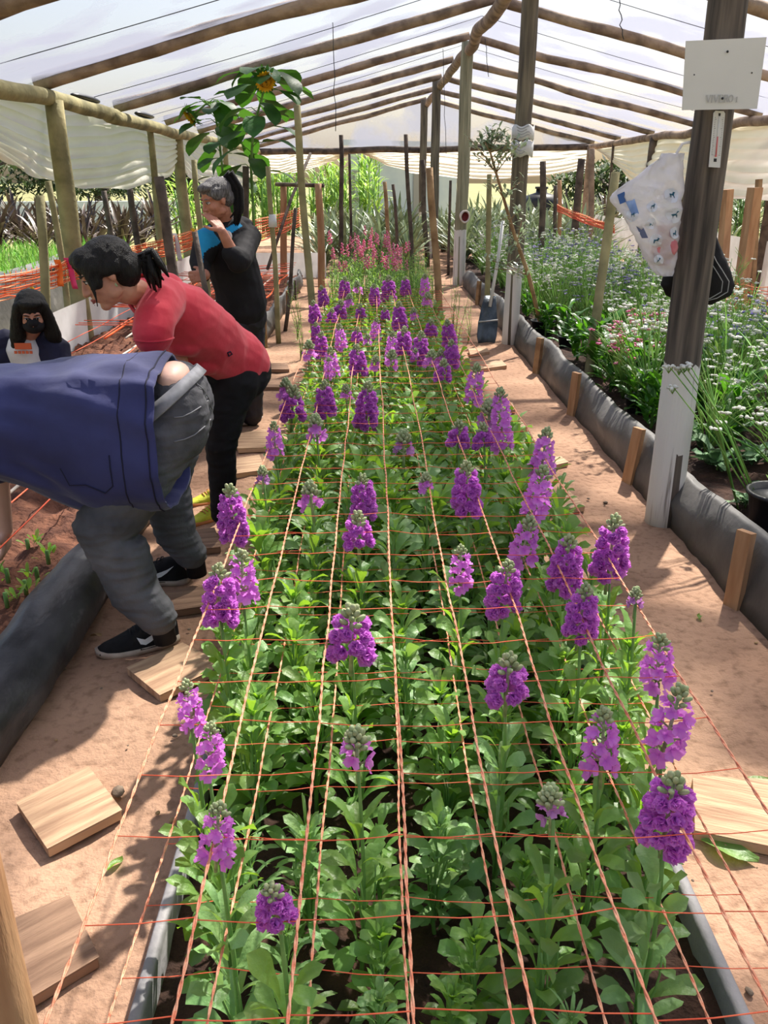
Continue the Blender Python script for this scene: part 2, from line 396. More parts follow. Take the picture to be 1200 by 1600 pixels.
# ridge, eaves, back beam
LL = [('nearest', 'second'), ]
def raft(p0, p1, label, grp, r=.062):
    pole('roof_rafter', p0, p1, r*1.08, r*.86, WOOD, label, 'rafter', grp, amp=.05, seg=10, bumpy=.22)
names = ['above the camera', 'nearest to the camera', 'second from the camera', 'third from the camera', 'fourth from the camera', 'fifth from the camera', 'sixth from the camera', 'seventh from the camera', 'farthest, at the back gable']
for i, yy in enumerate(YS):
    if i == 0: continue
    d = random.uniform(-.05, .05)
    lr = .072 if i < 3 else .062
    raft((XL-.12, yy, ZL+.13), (XM-.02, yy+d, ZM+.06), 'weathered round roof rafter on the left slope, '+names[i], 'rafters of the left roof slope', lr)
    raft((XR+.12, yy+.15, ZR+.11), (XM+.02, yy+.12+d, ZM+.06), 'weathered round roof rafter on the right slope, '+names[i], 'rafters of the right roof slope', lr)
pole('ridge_beam', (XM, 3.0, ZM-.06), (XM, 24.0, ZM-.06), .085, .07, WOOD, 'long weathered ridge pole running along the top of the roof', 'beam', amp=.05, bumpy=.15)
pole('eave_beam', (XL, 3.0, ZL), (XL, 10.6, ZL), .074, .07, WOODG, 'near length of the pale round eave pole above the left curtain', 'beam', 'left eave poles', amp=.04, seg=14)
pole('eave_beam', (XL, 10.3, ZL-.02), (XL, 23.9, ZL), .075, .06, WOODG, 'far length of the left eave pole, beyond the second thick post', 'beam', 'left eave poles', amp=.05)
pole('eave_beam', (XR, 6.0, ZR), (XR, 23.9, ZR), .075, .07, WOOD, 'round eave pole above the curtain on the right side', 'beam', amp=.05)
pole('tie_beam', (XL, 23.7, ZL), (XR, 23.75, ZR), .08, .08, WOODK, 'dark horizontal pole across the far gable', 'beam', amp=.05)
# thin wires under the film
def wire(a, b, label, r=.0035, m=None, grp='wires under the roof film', name='roof_wire', sag=.03):
    a = Vector(a); b = Vector(b); mb = MB()
    mb.tube([a.lerp(b, i/12)-Vector((0,0,sag*math.sin(PI*i/12))) for i in range(13)], r, 5)
    single(mb, name, m or WIREM, label, 'wire', grp, loc=tuple(a))
for k, yy in enumerate((7.2, 9.75, 12.3, 14.8)):
    wh = ('between the two nearest rafters', 'between the second and third rafters', 'between the third and fourth rafters', 'between the fourth and fifth rafters')[k]
    wire((XL, yy, ZL+.12), (XM, yy, ZM+.1), 'thin dark wire across the left slope '+wh)
    wire((XR, yy, ZR+.12), (XM, yy, ZM+.1), 'thin dark wire across the right slope '+wh)
for (px, py, py2, yy, lab) in ((520, 35, 205, 9.5, 'hanging above the sunflowers'), (692, 76, 240, 13.6, 'hanging beside the far ridge posts'), (968, 0, 62, 7.0, 'hanging from the right slope near the sign'), (758, 60, 120, 11, 'hanging to the right of the ridge')):
    a = W(px, py, yy); b = W(px+5, py2, yy)
    mb = MB(); mb.tube([a.lerp(b, i/8)+Vector((.02*nz3((i*.7, px, 0)), .02*nz3((i*.7, px, 5)), 0)) for i in range(9)], .004, 5)
    single(mb, 'hanging_string', WIREM, 'loose dark string '+lab, 'string', 'strings hanging from the roof', loc=tuple(a))

# ridge posts (row at the right of the middle path)
def ppost(x, y, r0, r1, h, m, label, lean=(0,0), seg=20):
    mb = MB(); n = 16; pts = wob((0,0,-.1), (lean[0], lean[1], h), n, .025, y)
    mb.tube(pts, [r0+(r1-r0)*i/n for i in range(n+1)], seg, bumpy=.05, seed=y)
    o = mb.build('support_post', m); o.location = (x, y, 0); return tag(o, label, 'post', 'posts under the ridge')
BIGX, BIGY = 1.46, 3.86
ppost(BIGX, BIGY, .086, .074, 3.5, POSTBIG, 'thick dark grey post with a white painted foot that carries the sign and thermometer', lean=(-.02, .02), seg=28)
ppost(1.44, 8.75, .082, .078, 3.5, POSTMID, 'brown post with white foot behind the sapling, paper labels tied around it', lean=(.02,0))
ppost(1.42, 14.0, .10, .09, 3.5, POSTGRN, 'greenish post with a small cup trap tied to it, third of the ridge row', lean=(.02,0))
ppost(1.36, 19.2, .10, .09, 3.5, POSTMID, 'fourth post under the ridge, standing among far leafy plants', lean=(0,0))
ppost(1.36, 23.6, .10, .09, 3.5, POSTMID, 'farthest post under the ridge, at the back gable', lean=(0,0))
# left eave posts
def lp(px, y, r, m, label, name='side_post', top=ZL, grp='posts of the left side', x=None):
    X = W(px, 400, y).x if x is None else x
    return pole(name, (X, y, -.05), (X+rnd(-.03,.03), y, top), r*1.1, r*.95, m, label, 'post', grp, amp=.03, seg=14, bumpy=.06)
lp(0, 8.55, .088, WOODG, 'thick pale post behind the woman in red, first on the left side', x=XL)
lp(0, 12.4, .045, WOODG, 'thin crooked post between the two thick posts of the left side', x=-2.98)
lp(0, 14.2, .088, WOODG, 'thick pale post left of the standing woman, second on the left side', x=-2.98)
lp(0, 18.5, .06, WOODG, 'slim pale post seen between sunflower leaves on the left side', x=-2.95)
# right eave posts
pole('side_post', (XR, 12.6, -.05), (XR-.02, 12.6, ZR), .095, .085, WOODK, 'dark thick post of the right side, behind the sign post', 'post', 'posts of the right side', amp=.03)
pole('side_post', (XR, 18.4, -.05), (XR, 18.4, ZR), .09, .085, WOODK, 'round post of the right side, hidden low behind the plastic bag', 'post', 'posts of the right side', amp=.03)
pole('side_post', (XR, 23.6, -.05), (XR, 23.6, ZR), .11, .10, WOOD, 'corner post where the right side meets the far gable', 'post', 'posts of the right side', amp=.03)
pole('side_post', (XR+.06, 15.6, .9), (XR+.06, 15.6, ZR), .03, .03, WOODK, 'thin stick hanging from the right eave pole', 'post', 'posts of the right side', amp=.02)
pole('side_post', (XR-.04, 21.3, -.05), (XR-.04, 21.3, ZR), .035, .03, WOODK, 'thin dark post of the right side near the far corner', 'post', 'posts of the right side', amp=.03)

# stakes: (px_top, py_top, px_low, Y, radius, wood, label)
def stake(pt, pl, Y, r, m, label, z0=-.05, cat='stake', sq=False, grp='stakes around the beds', dy=0):
    a = W(pt[0], pt[1], Y+dy); b0 = W(pl[0], pl[1], Y)
    d = (a-b0); b = b0-d*((b0.z-z0)/d.z)
    if sq:
        mb = MB(); A = (a-b).normalized(); X = Vector((1,.35,0)).normalized(); Yv = A.cross(X).normalized(); X = Yv.cross(A)
        base = [b+X*sx*r+Yv*sy*r for sx, sy in ((-1,-1),(1,-1),(1,1),(-1,1))]; mb.prism(base, a-b)
        return single(mb, 'wooden_stake', m, label, cat, grp, loc=tuple(b), smooth=False)
    return pole('wooden_stake', b, a, r*1.05, r*.95, m, label, cat, grp, amp=.05, seg=10, bumpy=.1)
stake((464,164), (486,470), 7.6, .032, WOODG, 'tall pale stake at the left edge of the flower bed')
stake((671,262), (685,470), 8.0, .034, WOODB, 'crooked short stake at the right edge of the flower bed')
stake((533,211), (533,385), 12.2, .032, WOODK, 'straight stake behind the pink flowers, left of the gable opening')
stake((546,240), (547,390), 13.5, .022, WOODK, 'thinner stake just right of the straight one behind the pink flowers')
stake((634,210), (640,385), 12.6, .03, WOODK, 'tall crooked stake at the far right end of the flower bed')
stake((601,284), (606,350), 14.0, .032, WOODB, 'short reddish stake in the middle beyond the pink flowers')
stake((614,288), (618,350), 14.6, .028, WOODK, 'short dark stake in the middle beyond the pink flowers')
stake((660,250), (664,340), 17.0, .05, WOODK, 'dark stake between the crooked stake and the ridge posts')
stake((704,282), (702,360), 15.5, .025, WOODK, 'bent thin stick just left of the greenish post')
stake((765,272), (761,440), 9.6, .03, WOODG, 'slim stake in the right bed beside the leaning shovel')
stake((962,270), (931,500), 6.6, .036, WOODG, 'leaning pale stake among the white flowers of the right bed', dy=.3)
stake((848,252), (848,375), 12.5, .045, WOODK, 'dark-footed brown stake right of the post with labels')
stake((868,290), (867,380), 13.5, .03, WOODK, 'short brown stake right of the water tank')
stake((874,282), (873,360), 15.0, .035, WOODN, 'short orange-brown stake beside the orange strings')
stake((909,248), (898,362), 14.0, .06, WOODK, 'stout leaning brown stake in front of the right curtain')
stake((925,232), (920,360), 15.5, .05, WOOD, 'pale straight stake beside the stout leaning one')
stake((1137,296), (1130,395), 10.5, .05, WOODN, 'square orange-brown stake just right of the sign post', sq=True)
stake((1180,293), (1155,470), 9.2, .055, WOODN, 'leaning square stake near the right edge', sq=True)
stake((1186,280), (1178,400), 11.0, .03, WOODB, 'slim stake behind the leaning square stake', sq=True)
stake((62,305), (84,545), 5.6, .030, WOODG, 'pale stake beside the seated person')
stake((75,283), (98,440), 8.2, .03, WOODG, 'thin stake between the seated person and the thick post')
stake((248,276), (272,425), 7.6, .045, WOODK, 'leaning brown stake behind the head of the woman in red')
stake((303,250), (318,400), 8.6, .028, WOODG, 'thin stake behind the head of the standing woman')
stake((419,260), (430,445), 8.8, .026, WOODG, 'thin pale stake with a white plastic collar in the left bed')
stake((384,260), (392,440), 10.5, .04, WOODK, 'dark stake behind the sunflower stems')
stake((162,298), (172,360), 14.5, .045, WOODK, 'dark stake outside beyond the left curtain')
stake((203,295), (212,372), 12.5, .045, WOODK, 'dark leaning stake outside below the curtain')
stake((443,287), (443,355), 14.0, .055, WOODN, 'orange-brown upright of the low frame in the left bed')
stake((497,287), (500,370), 13.0, .055, WOODN, 'orange-brown upright of the low frame nearer the flower bed')
mb = MB(); mb.tube([W(432,288,14.1), W(505,290,13.0)], .03, 8)
single(mb, 'cross_rail', WOODK, 'dark horizontal rail joining the two orange-brown uprights', 'rail', loc=tuple(W(432,288,14.1)))
stake((462,325), (452,440), 9.6, .022, WOODK, 'dark slim stick in the far left bed')
mb = MB(); mb.tube([W(485,240,15), W(455,310,14), W(418,420,12.5)], .025, 7)
single(mb, 'leaning_stick', WOODK, 'long dark stick leaning diagonally behind the tall pale stake', 'stick', loc=tuple(W(418,420,12.5)))
mb = MB(); c = W(426,345,8.8); mb.tube([c+Vector((0,0,-.06)), c+Vector((0,0,.06))], [.045,.035], 12)
single(mb, 'plastic_collar', WHITEP, 'white plastic collar around the thin pale stake', 'collar', loc=tuple(c))
# post at the very front, cut by the frame
c = G(-32, 1500, .5)
pole('wooden_post', (c.x, c.y, 0), (c.x, c.y, .86), .062, .058, WOODN, 'pale wooden post cut off by the lower left corner', 'post', amp=.0, seg=20, bumpy=.03)

# ------------------------------------------------------------------ curtains
def curtain(name, top, bot, label, ny=70, nz_=16, ax='y', fold=.05, seed=0, grp='rolled side curtains'):
    """top/bot: lists of world points along the edge; hung cloth with sagging folds"""
    def ev(L, t):
        k = t*(len(L)-1); i = min(int(k), len(L)-2); f = k-i; f = f*f*(3-2*f)*.35+f*.65
        return Vector(L[i]).lerp(Vector(L[i+1]), f)
    mb = MB(); rows = []
    nrm = (Vector(top[-1])-Vector(top[0])).cross(Vector((0,0,1))).normalized()
    for j in range(nz_*3+1):
        s = j/(nz_*3); row = []
        for i in range(ny+1):
            t = i/ny; a = ev(top, t); b = ev(bot, t); p = a.lerp(b, s)
            ph = (s*7+.9*math.sin(t*9+seed)+.6*nz3((t*5, seed, 0)))*2*PI
            amp = fold*(.15+s)*(.6+.4*nz3((t*7, s*2, seed)))
            p = p+nrm*(amp*math.sin(ph)+.03*nz3((t*12, s*6, seed)))+Vector((0,0,.012*math.cos(ph)))
            row.append(p)
        rows.append(row)
    mb.grid(rows); o = mb.build(name, CURT); return tag(o, label, 'curtain', grp)
curtain('side_curtain', [(XL-.1, y, ZL-.02) for y in (4, 8.5, 11, 14.2)], [W(-160,200,5.6)*1, W(0,246,7.2)*1, W(60,278,8.3), W(100,291,9.2), W(165,296,10.6), W(215,294,11.6), W(262,276,13.6), (XL-.1, 14.5, 1.95)],
        'pale plastic side curtain gathered in a sag under the near left eave', ny=110, seed=1)
curtain('side_curtain', [(XL-.1, y, ZL-.02) for y in (14.2, 17, 20, 23.8)], [(XL-.1, 14.4, 1.75), (XL-.1, 16, 1.5), (XL-.1, 20, 1.4), (XL-.1, 23.8, 1.6)],
        'pale plastic side curtain gathered under the far left eave', seed=2)
curtain('back_curtain', [(XL, 23.9, ZL-.05), (-.5, 23.9, ZL-.03)], [W(322,262,23.9), W(430,272,23.9), W(470,268,23.9), W(520,252,23.9), W(552,238,23.9)], 'cream curtain swag on the left half of the far gable', seed=3, fold=.04)
curtain('back_curtain', [W(556,236,23.9), (1.5, 23.9, ZL+.02), (XR, 23.9, ZR-.05)], [W(562,238,23.9), W(605,258,23.9), W(650,272,23.9), W(740,280,23.9), W(850,275,23.9), W(928,262,23.9)], 'cream curtain swag on the right half of the far gable', seed=4, fold=.04)
curtain('side_curtain', [(XR+.08, 23.7, ZR-.03), (XR+.08, 18, ZR-.03), (XR+.08, 12, ZR-.03), (XR+.08, 7, ZR-.03)], [W(945,240,22.5), W(965,290,18.5)+Vector((.4,0,0)), W(1040,296,16)+Vector((.2,0,0)), W(1120,312,12.6), W(1210,312,10.3), (XR+.1, 7, 1.5)],
        'pale plastic side curtain sagging under the right eave behind the bag', ny=110, seed=5)
for k, (yy, t) in enumerate(((9.6,'near'),(12.0,'far'))):
    mb = MB(); mb.ell((XL-.02, yy, ZL+.1), (.07,.45,.035)); single(mb, 'folded_film', BLACKP, 'dark crumpled plastic lying on the left eave pole, %s piece' % t, 'plastic', 'folded plastic on the eave', loc=(XL-.02, yy, ZL+.1))

# ------------------------------------------------------------------ raised beds
def soil(name, x0, x1, y0, y1, z, m, label, st=.05, amp=.03):
    mb = MB(); rows = []; ny = int((y1-y0)/st); nx = int((x1-x0)/st)
    for j in range(ny+1):
        y = y0+(y1-y0)*j/ny
        rows.append([(x0+(x1-x0)*i/nx, y, z+amp*nz3(((x0+i*st)*6, y*6, 0))+amp*.8*nz3(((x0+i*st)*15, y*15, 0))) for i in range(nx+1)])
    mb.grid(rows, flip=True)
    return tag(mb.build(name, m), label, 'soil', kind='stuff')
BX0, BX1 = -.455, .70
cb = thing('flower_bed_frame', 'long narrow bed frame of grey boards around the purple flowers', 'bed frame', (BX0, .4, 0))
for x in (BX0, BX1):
    mb = MB(); rows = []
    for (dx, z) in ((-.014, 0), (-.014, .125), (-.009, .13), (.009, .13), (.014, .125), (.014, 0)):
        rows.append([(x+dx+.006*nz3((y*.8, x, 0)), y, z) for y in [.4+i*.25 for i in range(52)]])
    mb.grid(rows, flip=True); mb.build('side_board', METAL, cb)
mb = MB(); mb.box(((BX0+BX1)/2, .4, .06), (.58, .014, .065)); mb.build('end_board', METAL, cb)
soil('flower_bed_soil', BX0+.01, BX1-.01, .4, 13.2, .06, SOILD, 'dark soil under the purple flowers')
soil('seedling_bed_soil', -2.84, -1.16, .5, 14.5, .10, SOIL, 'reddish brown crumbly soil of the left seedling bed', .045, .05)
soil('right_bed_soil', 1.56, 3.5, 1.0, 17, .16, SOILD, 'dark soil of the right flower bed', .07, .03)
# black rolled sheet edging at the near left
def extr(name, prof, ys, m, label, cat, grp=None, xoff=0, wavy=.02, thick=.006, seed=0):
    rows = []
    for y in ys:
        row = []
        for (dx, z) in prof:
            w_ = wavy*nz3((y*1.4, z*4+seed, 0))+wavy*.6*nz3((y*5, z*7, seed))
            row.append((xoff+dx+w_*(z > 0.02), y, z+(.5*wavy*nz3((y*1.7, 5, seed)) if z > .1 else 0)))
        rows.append(row)
    mb = MB(); mb.grid(rows)
    o = mb.build(name, m); s_ = o.modifiers.new('s', 'SOLIDIFY'); s_.thickness = thick
    return tag(o, label, cat, grp)
extr('bed_edging', [(.0,0),(.035,.06),(.03,.12),(-.02,.175),(-.08,.20),(-.13,.19),(-.16,.14),(-.165,.08)], [.4+i*.08 for i in range(37)], BLKSHEET,
     'thick worn black sheet rolled over the edge of the near left bed', 'edging', xoff=-1.10, wavy=.035)
extr('bed_edging', [(.0,0),(.012,.1),(.0,.18),(-.01,.24),(-.03,.245),(-.04,.2)], [3.6+i*.1 for i in range(105)], GREYP,
     'wavy grey plastic edging of the far left bed', 'edging', xoff=-1.13, wavy=.06, seed=4)
for i, y in enumerate((5.2, 6.4, 7.5, 8.6, 9.8, 11.0, 12.2)):
    mb = MB(); mb.box((-1.09, y, .13), (.014, .028, .15))
    single(mb, 'edging_stake', WOODB if i % 2 else WOODK, 'short flat stake holding the plastic of the far left bed', 'stake', 'edging stakes of the left bed', loc=(-1.09, y, 0), smooth=False)
# right bed grey plastic edging
ys = [.6+i*.07 for i in range(190)]; rows = []
STK = [1.55, 2.97, 4.45, 5.9, 7.3, 8.75, 10.2, 11.7]
for y in ys:
    k = min(abs(y-s) for s in STK); bulge = min(k/.7, 1)
    row = []
    for j, (dx, z) in enumerate(((.0,-.01),(.015,.06),(.03,.13),(.045,.2),(.065,.27),(.09,.285),(.10,.26),(.11,.19))):
        cr = .035*bulge*nz3((y*1.1, 1, 0))+.022*bulge*nz3((y*3.5+z*6, z*5, 2))+.01*nz3((y*9+z*14, z*8, 7))
        row.append((1.475+dx+cr*(z > .01)-.03*bulge*(z > .1)*(z < .27), y, z+(.03*nz3((y*.8, 9, 0))-.035*bulge)*(z > .15)))
    rows.append(row)
mb = MB(); mb.grid(rows, flip=True); o = mb.build('bed_edging', GREYP); sm = o.modifiers.new('s', 'SOLIDIFY'); sm.thickness = .005
tag(o, 'sagging grey plastic sheet edging along the right flower bed', 'edging')
for i, (s, l) in enumerate(zip(STK, ['out of view', 'nearest, lower right', 'second, left of the white foot', 'third', 'fourth', 'fifth, near the shovel', 'sixth', 'farthest'])):
    if i == 0: continue
    mb = MB(); mb.box((0,0,.15), (.016,.034,.165)); o = mb.build('edging_stake', WOODN if i < 4 else WOODB, smooth=False); o.location = (1.475-.02, s, 0)
    o.rotation_euler = (rnd(-.05,.05), rnd(.0,.12), .5); tag(o, 'flat wooden stake holding the right bed edging, '+l, 'stake', 'edging stakes of the right bed')

# low white plastic walls
mb = MB(); mb.grid([[(-2.86+.02*nz3((y, z, 0))+.03*z, y, z) for y in [5.2+i*.25 for i in range(44)]] for z in (0,.12,.25,.38,.5)])
single(mb, 'low_plastic_wall', WHITEP, 'low white plastic wall behind the left seedling bed', 'wall panel', 'low white plastic walls')
mb = MB(); mb.grid([[(x, 15.2+.04*x, z) for x in [-3.+i*.2 for i in range(12)]] for z in (0,.2,.42)])
single(mb, 'low_plastic_wall', WHITEP, 'white plastic panel closing the far end of the left bed', 'wall panel', 'low white plastic walls')
mb = MB(); mb.grid([[(5.7, y, z) for y in [9+i*.4 for i in range(36)]] for z in (0,.3,.62,.78)], flip=True)
single(mb, 'low_plastic_wall', WHITEP, 'low white plastic wall along the right side of the greenhouse', 'wall panel', 'low white plastic walls')
mb = MB(); a = [W(880,372,13.5), W(1010,425,10.5), W(1200,508,7.6), W(1320,556,6.8)]
mb.grid([[p+Vector((0,0,dz-.38)) for p in a] for dz in (0,.19,.38)], flip=True)
b_ = [p+Vector((.05,.9,-.02)) for p in a]; mb.grid([a, b_], flip=True)
single(mb, 'white_plastic_cover', WHITEP, 'white plastic sheet covering a low bed beyond the right flowers', 'sheet')
mb = MB(); mb.grid([[(3.52+.02*nz3((y, 0, z)), y, z) for y in [4+i*.4 for i in range(30)]] for z in (0,.15,.27)])
single(mb, 'bed_edging', BLKSHEET, 'dark sheet edging on the far side of the right flower bed', 'edging')
# outside left: grass bed with grey sheet
mb = MB(); rows = []
pts = [G(-120,470,.0), G(0,412,.0), G(110,398,.0), G(215,385,.0)]
pts = [Vector((-4.2-.15*math.sin(i), 5+i*1.2, 0)) for i in range(9)]
mb.grid([[p+Vector((.04*nz3((p.y, z*3, 0)), 0, z)) for p in pts] for z in (0,.2,.4,.55)])
mb.grid([[p+Vector((-.5*t, 0, .55)) for p in pts] for t in (0,1)])
single(mb, 'outside_bed_edging', GREYP, 'grey plastic sheet folded along the outside grass bed on the left', 'edging')

# ------------------------------------------------------------------ walkway boards
def board(px4, label, m=BOARD, th=.028, grp='boards laid on the sandy paths'):
    P = [G(x, y, th) for x, y in px4]; c = sum(P, Vector())/4; e1 = (P[1]-P[0]); ang = math.atan2(e1.y, e1.x)
    Mi = Matrix.Rotation(-ang, 3, 'Z'); L = [Mi @ (p-c) for p in P]
    L = [Vector((p.x, p.y, 0)) for p in L]
    mb = MB(); n = 3
    # chamfered slab with two or three planks drawn apart
    mb.prism([p+Vector((0,0,-th-.004)) for p in L][::1], (0,0,th))
    top = [p*.985+Vector((0,0,.0)) for p in L]
    b0 = len(mb.v); mb.grid([[L[0]+Vector((0,0,-.004)), L[1]+Vector((0,0,-.004)), L[2]+Vector((0,0,-.004)), L[3]+Vector((0,0,-.004))], top], closed=True, flip=True)
    mb.f.append(tuple(len(mb.v)-4+i for i in range(4)))
    o = mb.build('walkway_board', m, smooth=False); o.location = c+Vector((0,0,.006)); o.rotation_euler = (0,0,ang)
    bv = o.modifiers.new('b', 'BEVEL'); bv.width = .003; bv.segments = 2
    return tag(o, label, 'board', grp)
board([(75,1328),(190,1268),(138,1200),(26,1255)][::1], 'pale square board on the left path, lower left with a knot')
board([(250,1088),(350,1040),(285,1006),(198,1045)], 'board in front of the black shoe on the left path')
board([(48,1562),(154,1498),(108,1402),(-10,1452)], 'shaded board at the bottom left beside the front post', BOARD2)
board([(1086,1300),(1300,1345),(1290,1225),(1082,1214)], 'wide board on the right path under the tall purple spikes')
board([(860,800),(914,792),(888,768),(850,772)], 'small board on the right path, below the tall lilac spike')
board([(830,737),(888,723),(876,714),(822,722)], 'small thin board on the right path, farther than the one with the sawn end')
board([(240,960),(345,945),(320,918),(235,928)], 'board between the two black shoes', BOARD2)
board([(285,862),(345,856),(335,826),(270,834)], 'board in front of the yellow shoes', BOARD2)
board([(372,702),(425,700),(415,672),(362,680)], 'board behind the woman in red, beside the grey shoe')
board([(365,742),(415,735),(405,712),(355,720)], 'board on the left path under the bent knee of the woman in red')
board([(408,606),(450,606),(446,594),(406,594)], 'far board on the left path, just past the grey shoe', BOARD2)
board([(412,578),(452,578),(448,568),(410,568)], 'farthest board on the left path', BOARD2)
board([(796,672),(824,668),(810,652),(790,655)], 'small board on the right path beside the thin lilac spikes')
board([(765,645),(805,641),(800,630),(762,632)], 'board on the right path, just beyond the small one by the lilac spikes')
board([(745,578),(792,572),(782,562),(742,566)], 'board on the right path in front of the shovel')
board([(735,555),(765,550),(758,542),(732,546)], 'farthest board on the right path, touching the shovel')
# debris on the sand
def deb(px, py, r, m, label, name='stone', grp='small stones on the path', flat=.5):
    c = G(px, py, .012); mb = MB(); mb.ell((0,0,0), (r, r*.8, r*flat), seg=8, rings=5)
    mb.v = [tuple(Vector(v)*(1+.25*nz3((v[0]*60+px, v[1]*60, v[2]*60)))) for v in mb.v]
    o = mb.build(name, m); o.location = c; o.rotation_euler[2] = px; tag(o, label, name.replace('_',' '), grp)
deb(184, 1237, .024, STONE, 'dark clod beside the pale square board')
deb(375, 1010, .016, STONE, 'small stone hidden near the leaves')
deb(392/1, 917, .018, STONE, 'stone close to the lilac spike')
deb(150, 918, .026, mat('pale_stone', (200,190,180), None, 5, .8), 'pale stone at the end of the black sheet')
deb(946, 785, .014, STONE, 'dark stone on the right path near the small board')
for i in range(46):
    px, py = (rnd(60, 330), rnd(930, 1590)) if i % 2 else (rnd(880, 1190), rnd(640, 1560))
    deb(px, py, rnd(.004,.011), STONE if i % 3 else DRY, 'tiny crumb of earth or stone on the sandy path', 'crumb', 'crumbs on the sandy paths')
def flatleaf(px, py, L, ang, m, label):
    c = G(px, py, .012); mb = MB(); rows = []
    for i in range(7):
        t = i/6; w_ = .22*L*math.sin(PI*min(.98, t+.02)); rows.append([(L*(t-.5), -w_, .004+.01*math.sin(t*5)), (L*(t-.5), 0, 0), (L*(t-.5), w_, .006)])
    mb.grid(rows); o = mb.build('fallen_leaf', m); o.location = c; o.rotation_euler[2] = ang; tag(o, label, 'leaf', 'fallen leaves on the path')
flatleaf(1093, 964, .05, 1.2, LEAF, 'green leaf lying on the right path'); flatleaf(1140, 1328, .14, -.5, LEAF, 'long green leaf beside the wide board')
flatleaf(1115, 1262, .14, -1.0, DRY, 'withered leaf lying on the wide board'); flatleaf(1135, 1275, .14, -.8, LEAF, 'narrow green leaf on the wide board')
flatleaf(180, 1350, .05, 1, LEAF, 'small green leaf under the left cord'); flatleaf(150, 993, .04, .3, DRY, 'dry leaf in front of the black shoe')
flatleaf(1185, 1224, .12, .1, LEAF, 'green leaf at the back edge of the wide board')
# ================================================================== PLANTS
def leaf(mb, base, az, el, L, Wd, droop=1.2, nl=6, nw=2, fold=.25, wave=.12, ph=0.0, tip=1.5, roll=0.0, pet=.55):
    """one curved leaf blade; el = starting elevation, droop = total bend downwards"""
    p = Vector(base); rows = []; side = Vector((-math.sin(az), math.cos(az), 0))
    e = el
    for i in range(nl+1):
        t = i/nl
        d = Vector((math.cos(az)*math.cos(e), math.sin(az)*math.cos(e), math.sin(e)))
        n = side.cross(d)*-1
        s2 = (side*math.cos(roll*t)+n*math.sin(roll*t)); n2 = d.cross(s2)
        wd = Wd*.5*max(.04, (t**pet)*math.sqrt(max(0, 1-t**(tip*2.2))))
        row = []
        for j in range(-nw, nw+1):
            u = j/nw
            row.append(p+s2*(u*wd)+n2*(fold*abs(u)*wd+wave*wd*math.sin(t*9+ph+u*2)*abs(u)))
        rows.append(row); p = p+d*(L/nl); e -= droop/nl*(.4+1.2*t)
    mb.grid(rows)
def stem(mb, p0, p1, r0, r1, seg=6, bend=.01, n=5):
    pts = [Vector(p0).lerp(Vector(p1), i/n)+Vector((bend*math.sin(PI*i/n), bend*.5*math.sin(2*PI*i/n), 0)) for i in range(n+1)]
    mb.tube(pts, [r0+(r1-r0)*i/n for i in range(n+1)], seg)
GA = 2.39996
# foliage of a stock plant: leaf size L, height H
def stock_foliage(H, nleaf, Lm, Wm, top=True, seed=0, wavy=.16):
    random.seed(seed); mb = MB(); a = rnd(0, 6)
    for i in range(nleaf):
        t = i/nleaf; z = .03+H*(t**1.0)*.93; a += GA+rnd(-.3,.3)
        L = Lm*(1.1-.4*t)*rnd(.7,1.15); r = .006
        el = R(rnd(38,62)+22*t); dr = rnd(1.1,2.4)*(1.1-.35*t)
        leaf(mb, (r*math.cos(a), r*math.sin(a), z), a, el, L, Wm*(1-.2*t)*rnd(.75,1.2), dr, 8, 2, rnd(.1,.45), wavy, rnd(0,6), rnd(2.0,3.6), rnd(-.9,.9), rnd(.8,1.3) if Wm > .03 else .6)
    if top:
        for i in range(10):
            a += GA; leaf(mb, (0,0,H*.95), a, R(rnd(50,80)), Lm*.42*rnd(.7,1.1), Wm*.42, rnd(.3,1.0), 5, 1, .3, .1, rnd(0,6))
    return mb
def stock_plant(kind, seed):
    """kind: 'leafy','fresh','open','double'"""
    root = thing('stock_plant', 'x', 'flower plant', (0,-50,0))
    H = {'leafy': rnd(.34,.42), 'fresh': rnd(.34,.40), 'open': .44, 'double': .44}[kind]
    root['_o'] = (0,0,0)
    if kind == 'fresh': fb = stock_foliage(H, 44, .125, .020, True, seed, .05)
    elif kind == 'leafy': fb = stock_foliage(H, 34, .125, .058, True, seed, .22)
    else: fb = stock_foliage(H, 30, .12, .055, False, seed, .22)
    fb.build('foliage', LEAF if seed % 3 else LEAFG, root)
    mb = MB(); stem(mb, (0,0,-.02), (0,0,H+(.0 if kind in ('leafy','fresh') else .20)), .006, .0035)
    if kind in ('leafy','open','double'):
        for k in range(3):
            a = rnd(0,6.28); stem(mb, (0,0,.08), (.035*math.cos(a), .035*math.sin(a), H*.8), .003, .002)
    mb.build('stem', STEM, root)
    return root
def petal(mb, c, n, up, L, Wd, curl, ruf, ph):
    """ruffled petal starting at c, leaning from normal n towards up"""
    s = n.cross(up).normalized(); rows = []
    for i in range(4):
        t = i/3; d = (n*math.cos(curl*t)+up*math.sin(curl*t))
        base = c+(n*math.sin(curl*t+.2)*.6+up*(t*.9))*L*t
        wd = Wd*.5*(.3+.7*math.sin(PI*(.15+.6*t)))
        rows.append([base+s*(u*wd)+n*(ruf*Wd*math.sin(u*4+ph+t*3)*t) for u in (-1,-.5,0,.5,1)])
    mb.grid(rows)
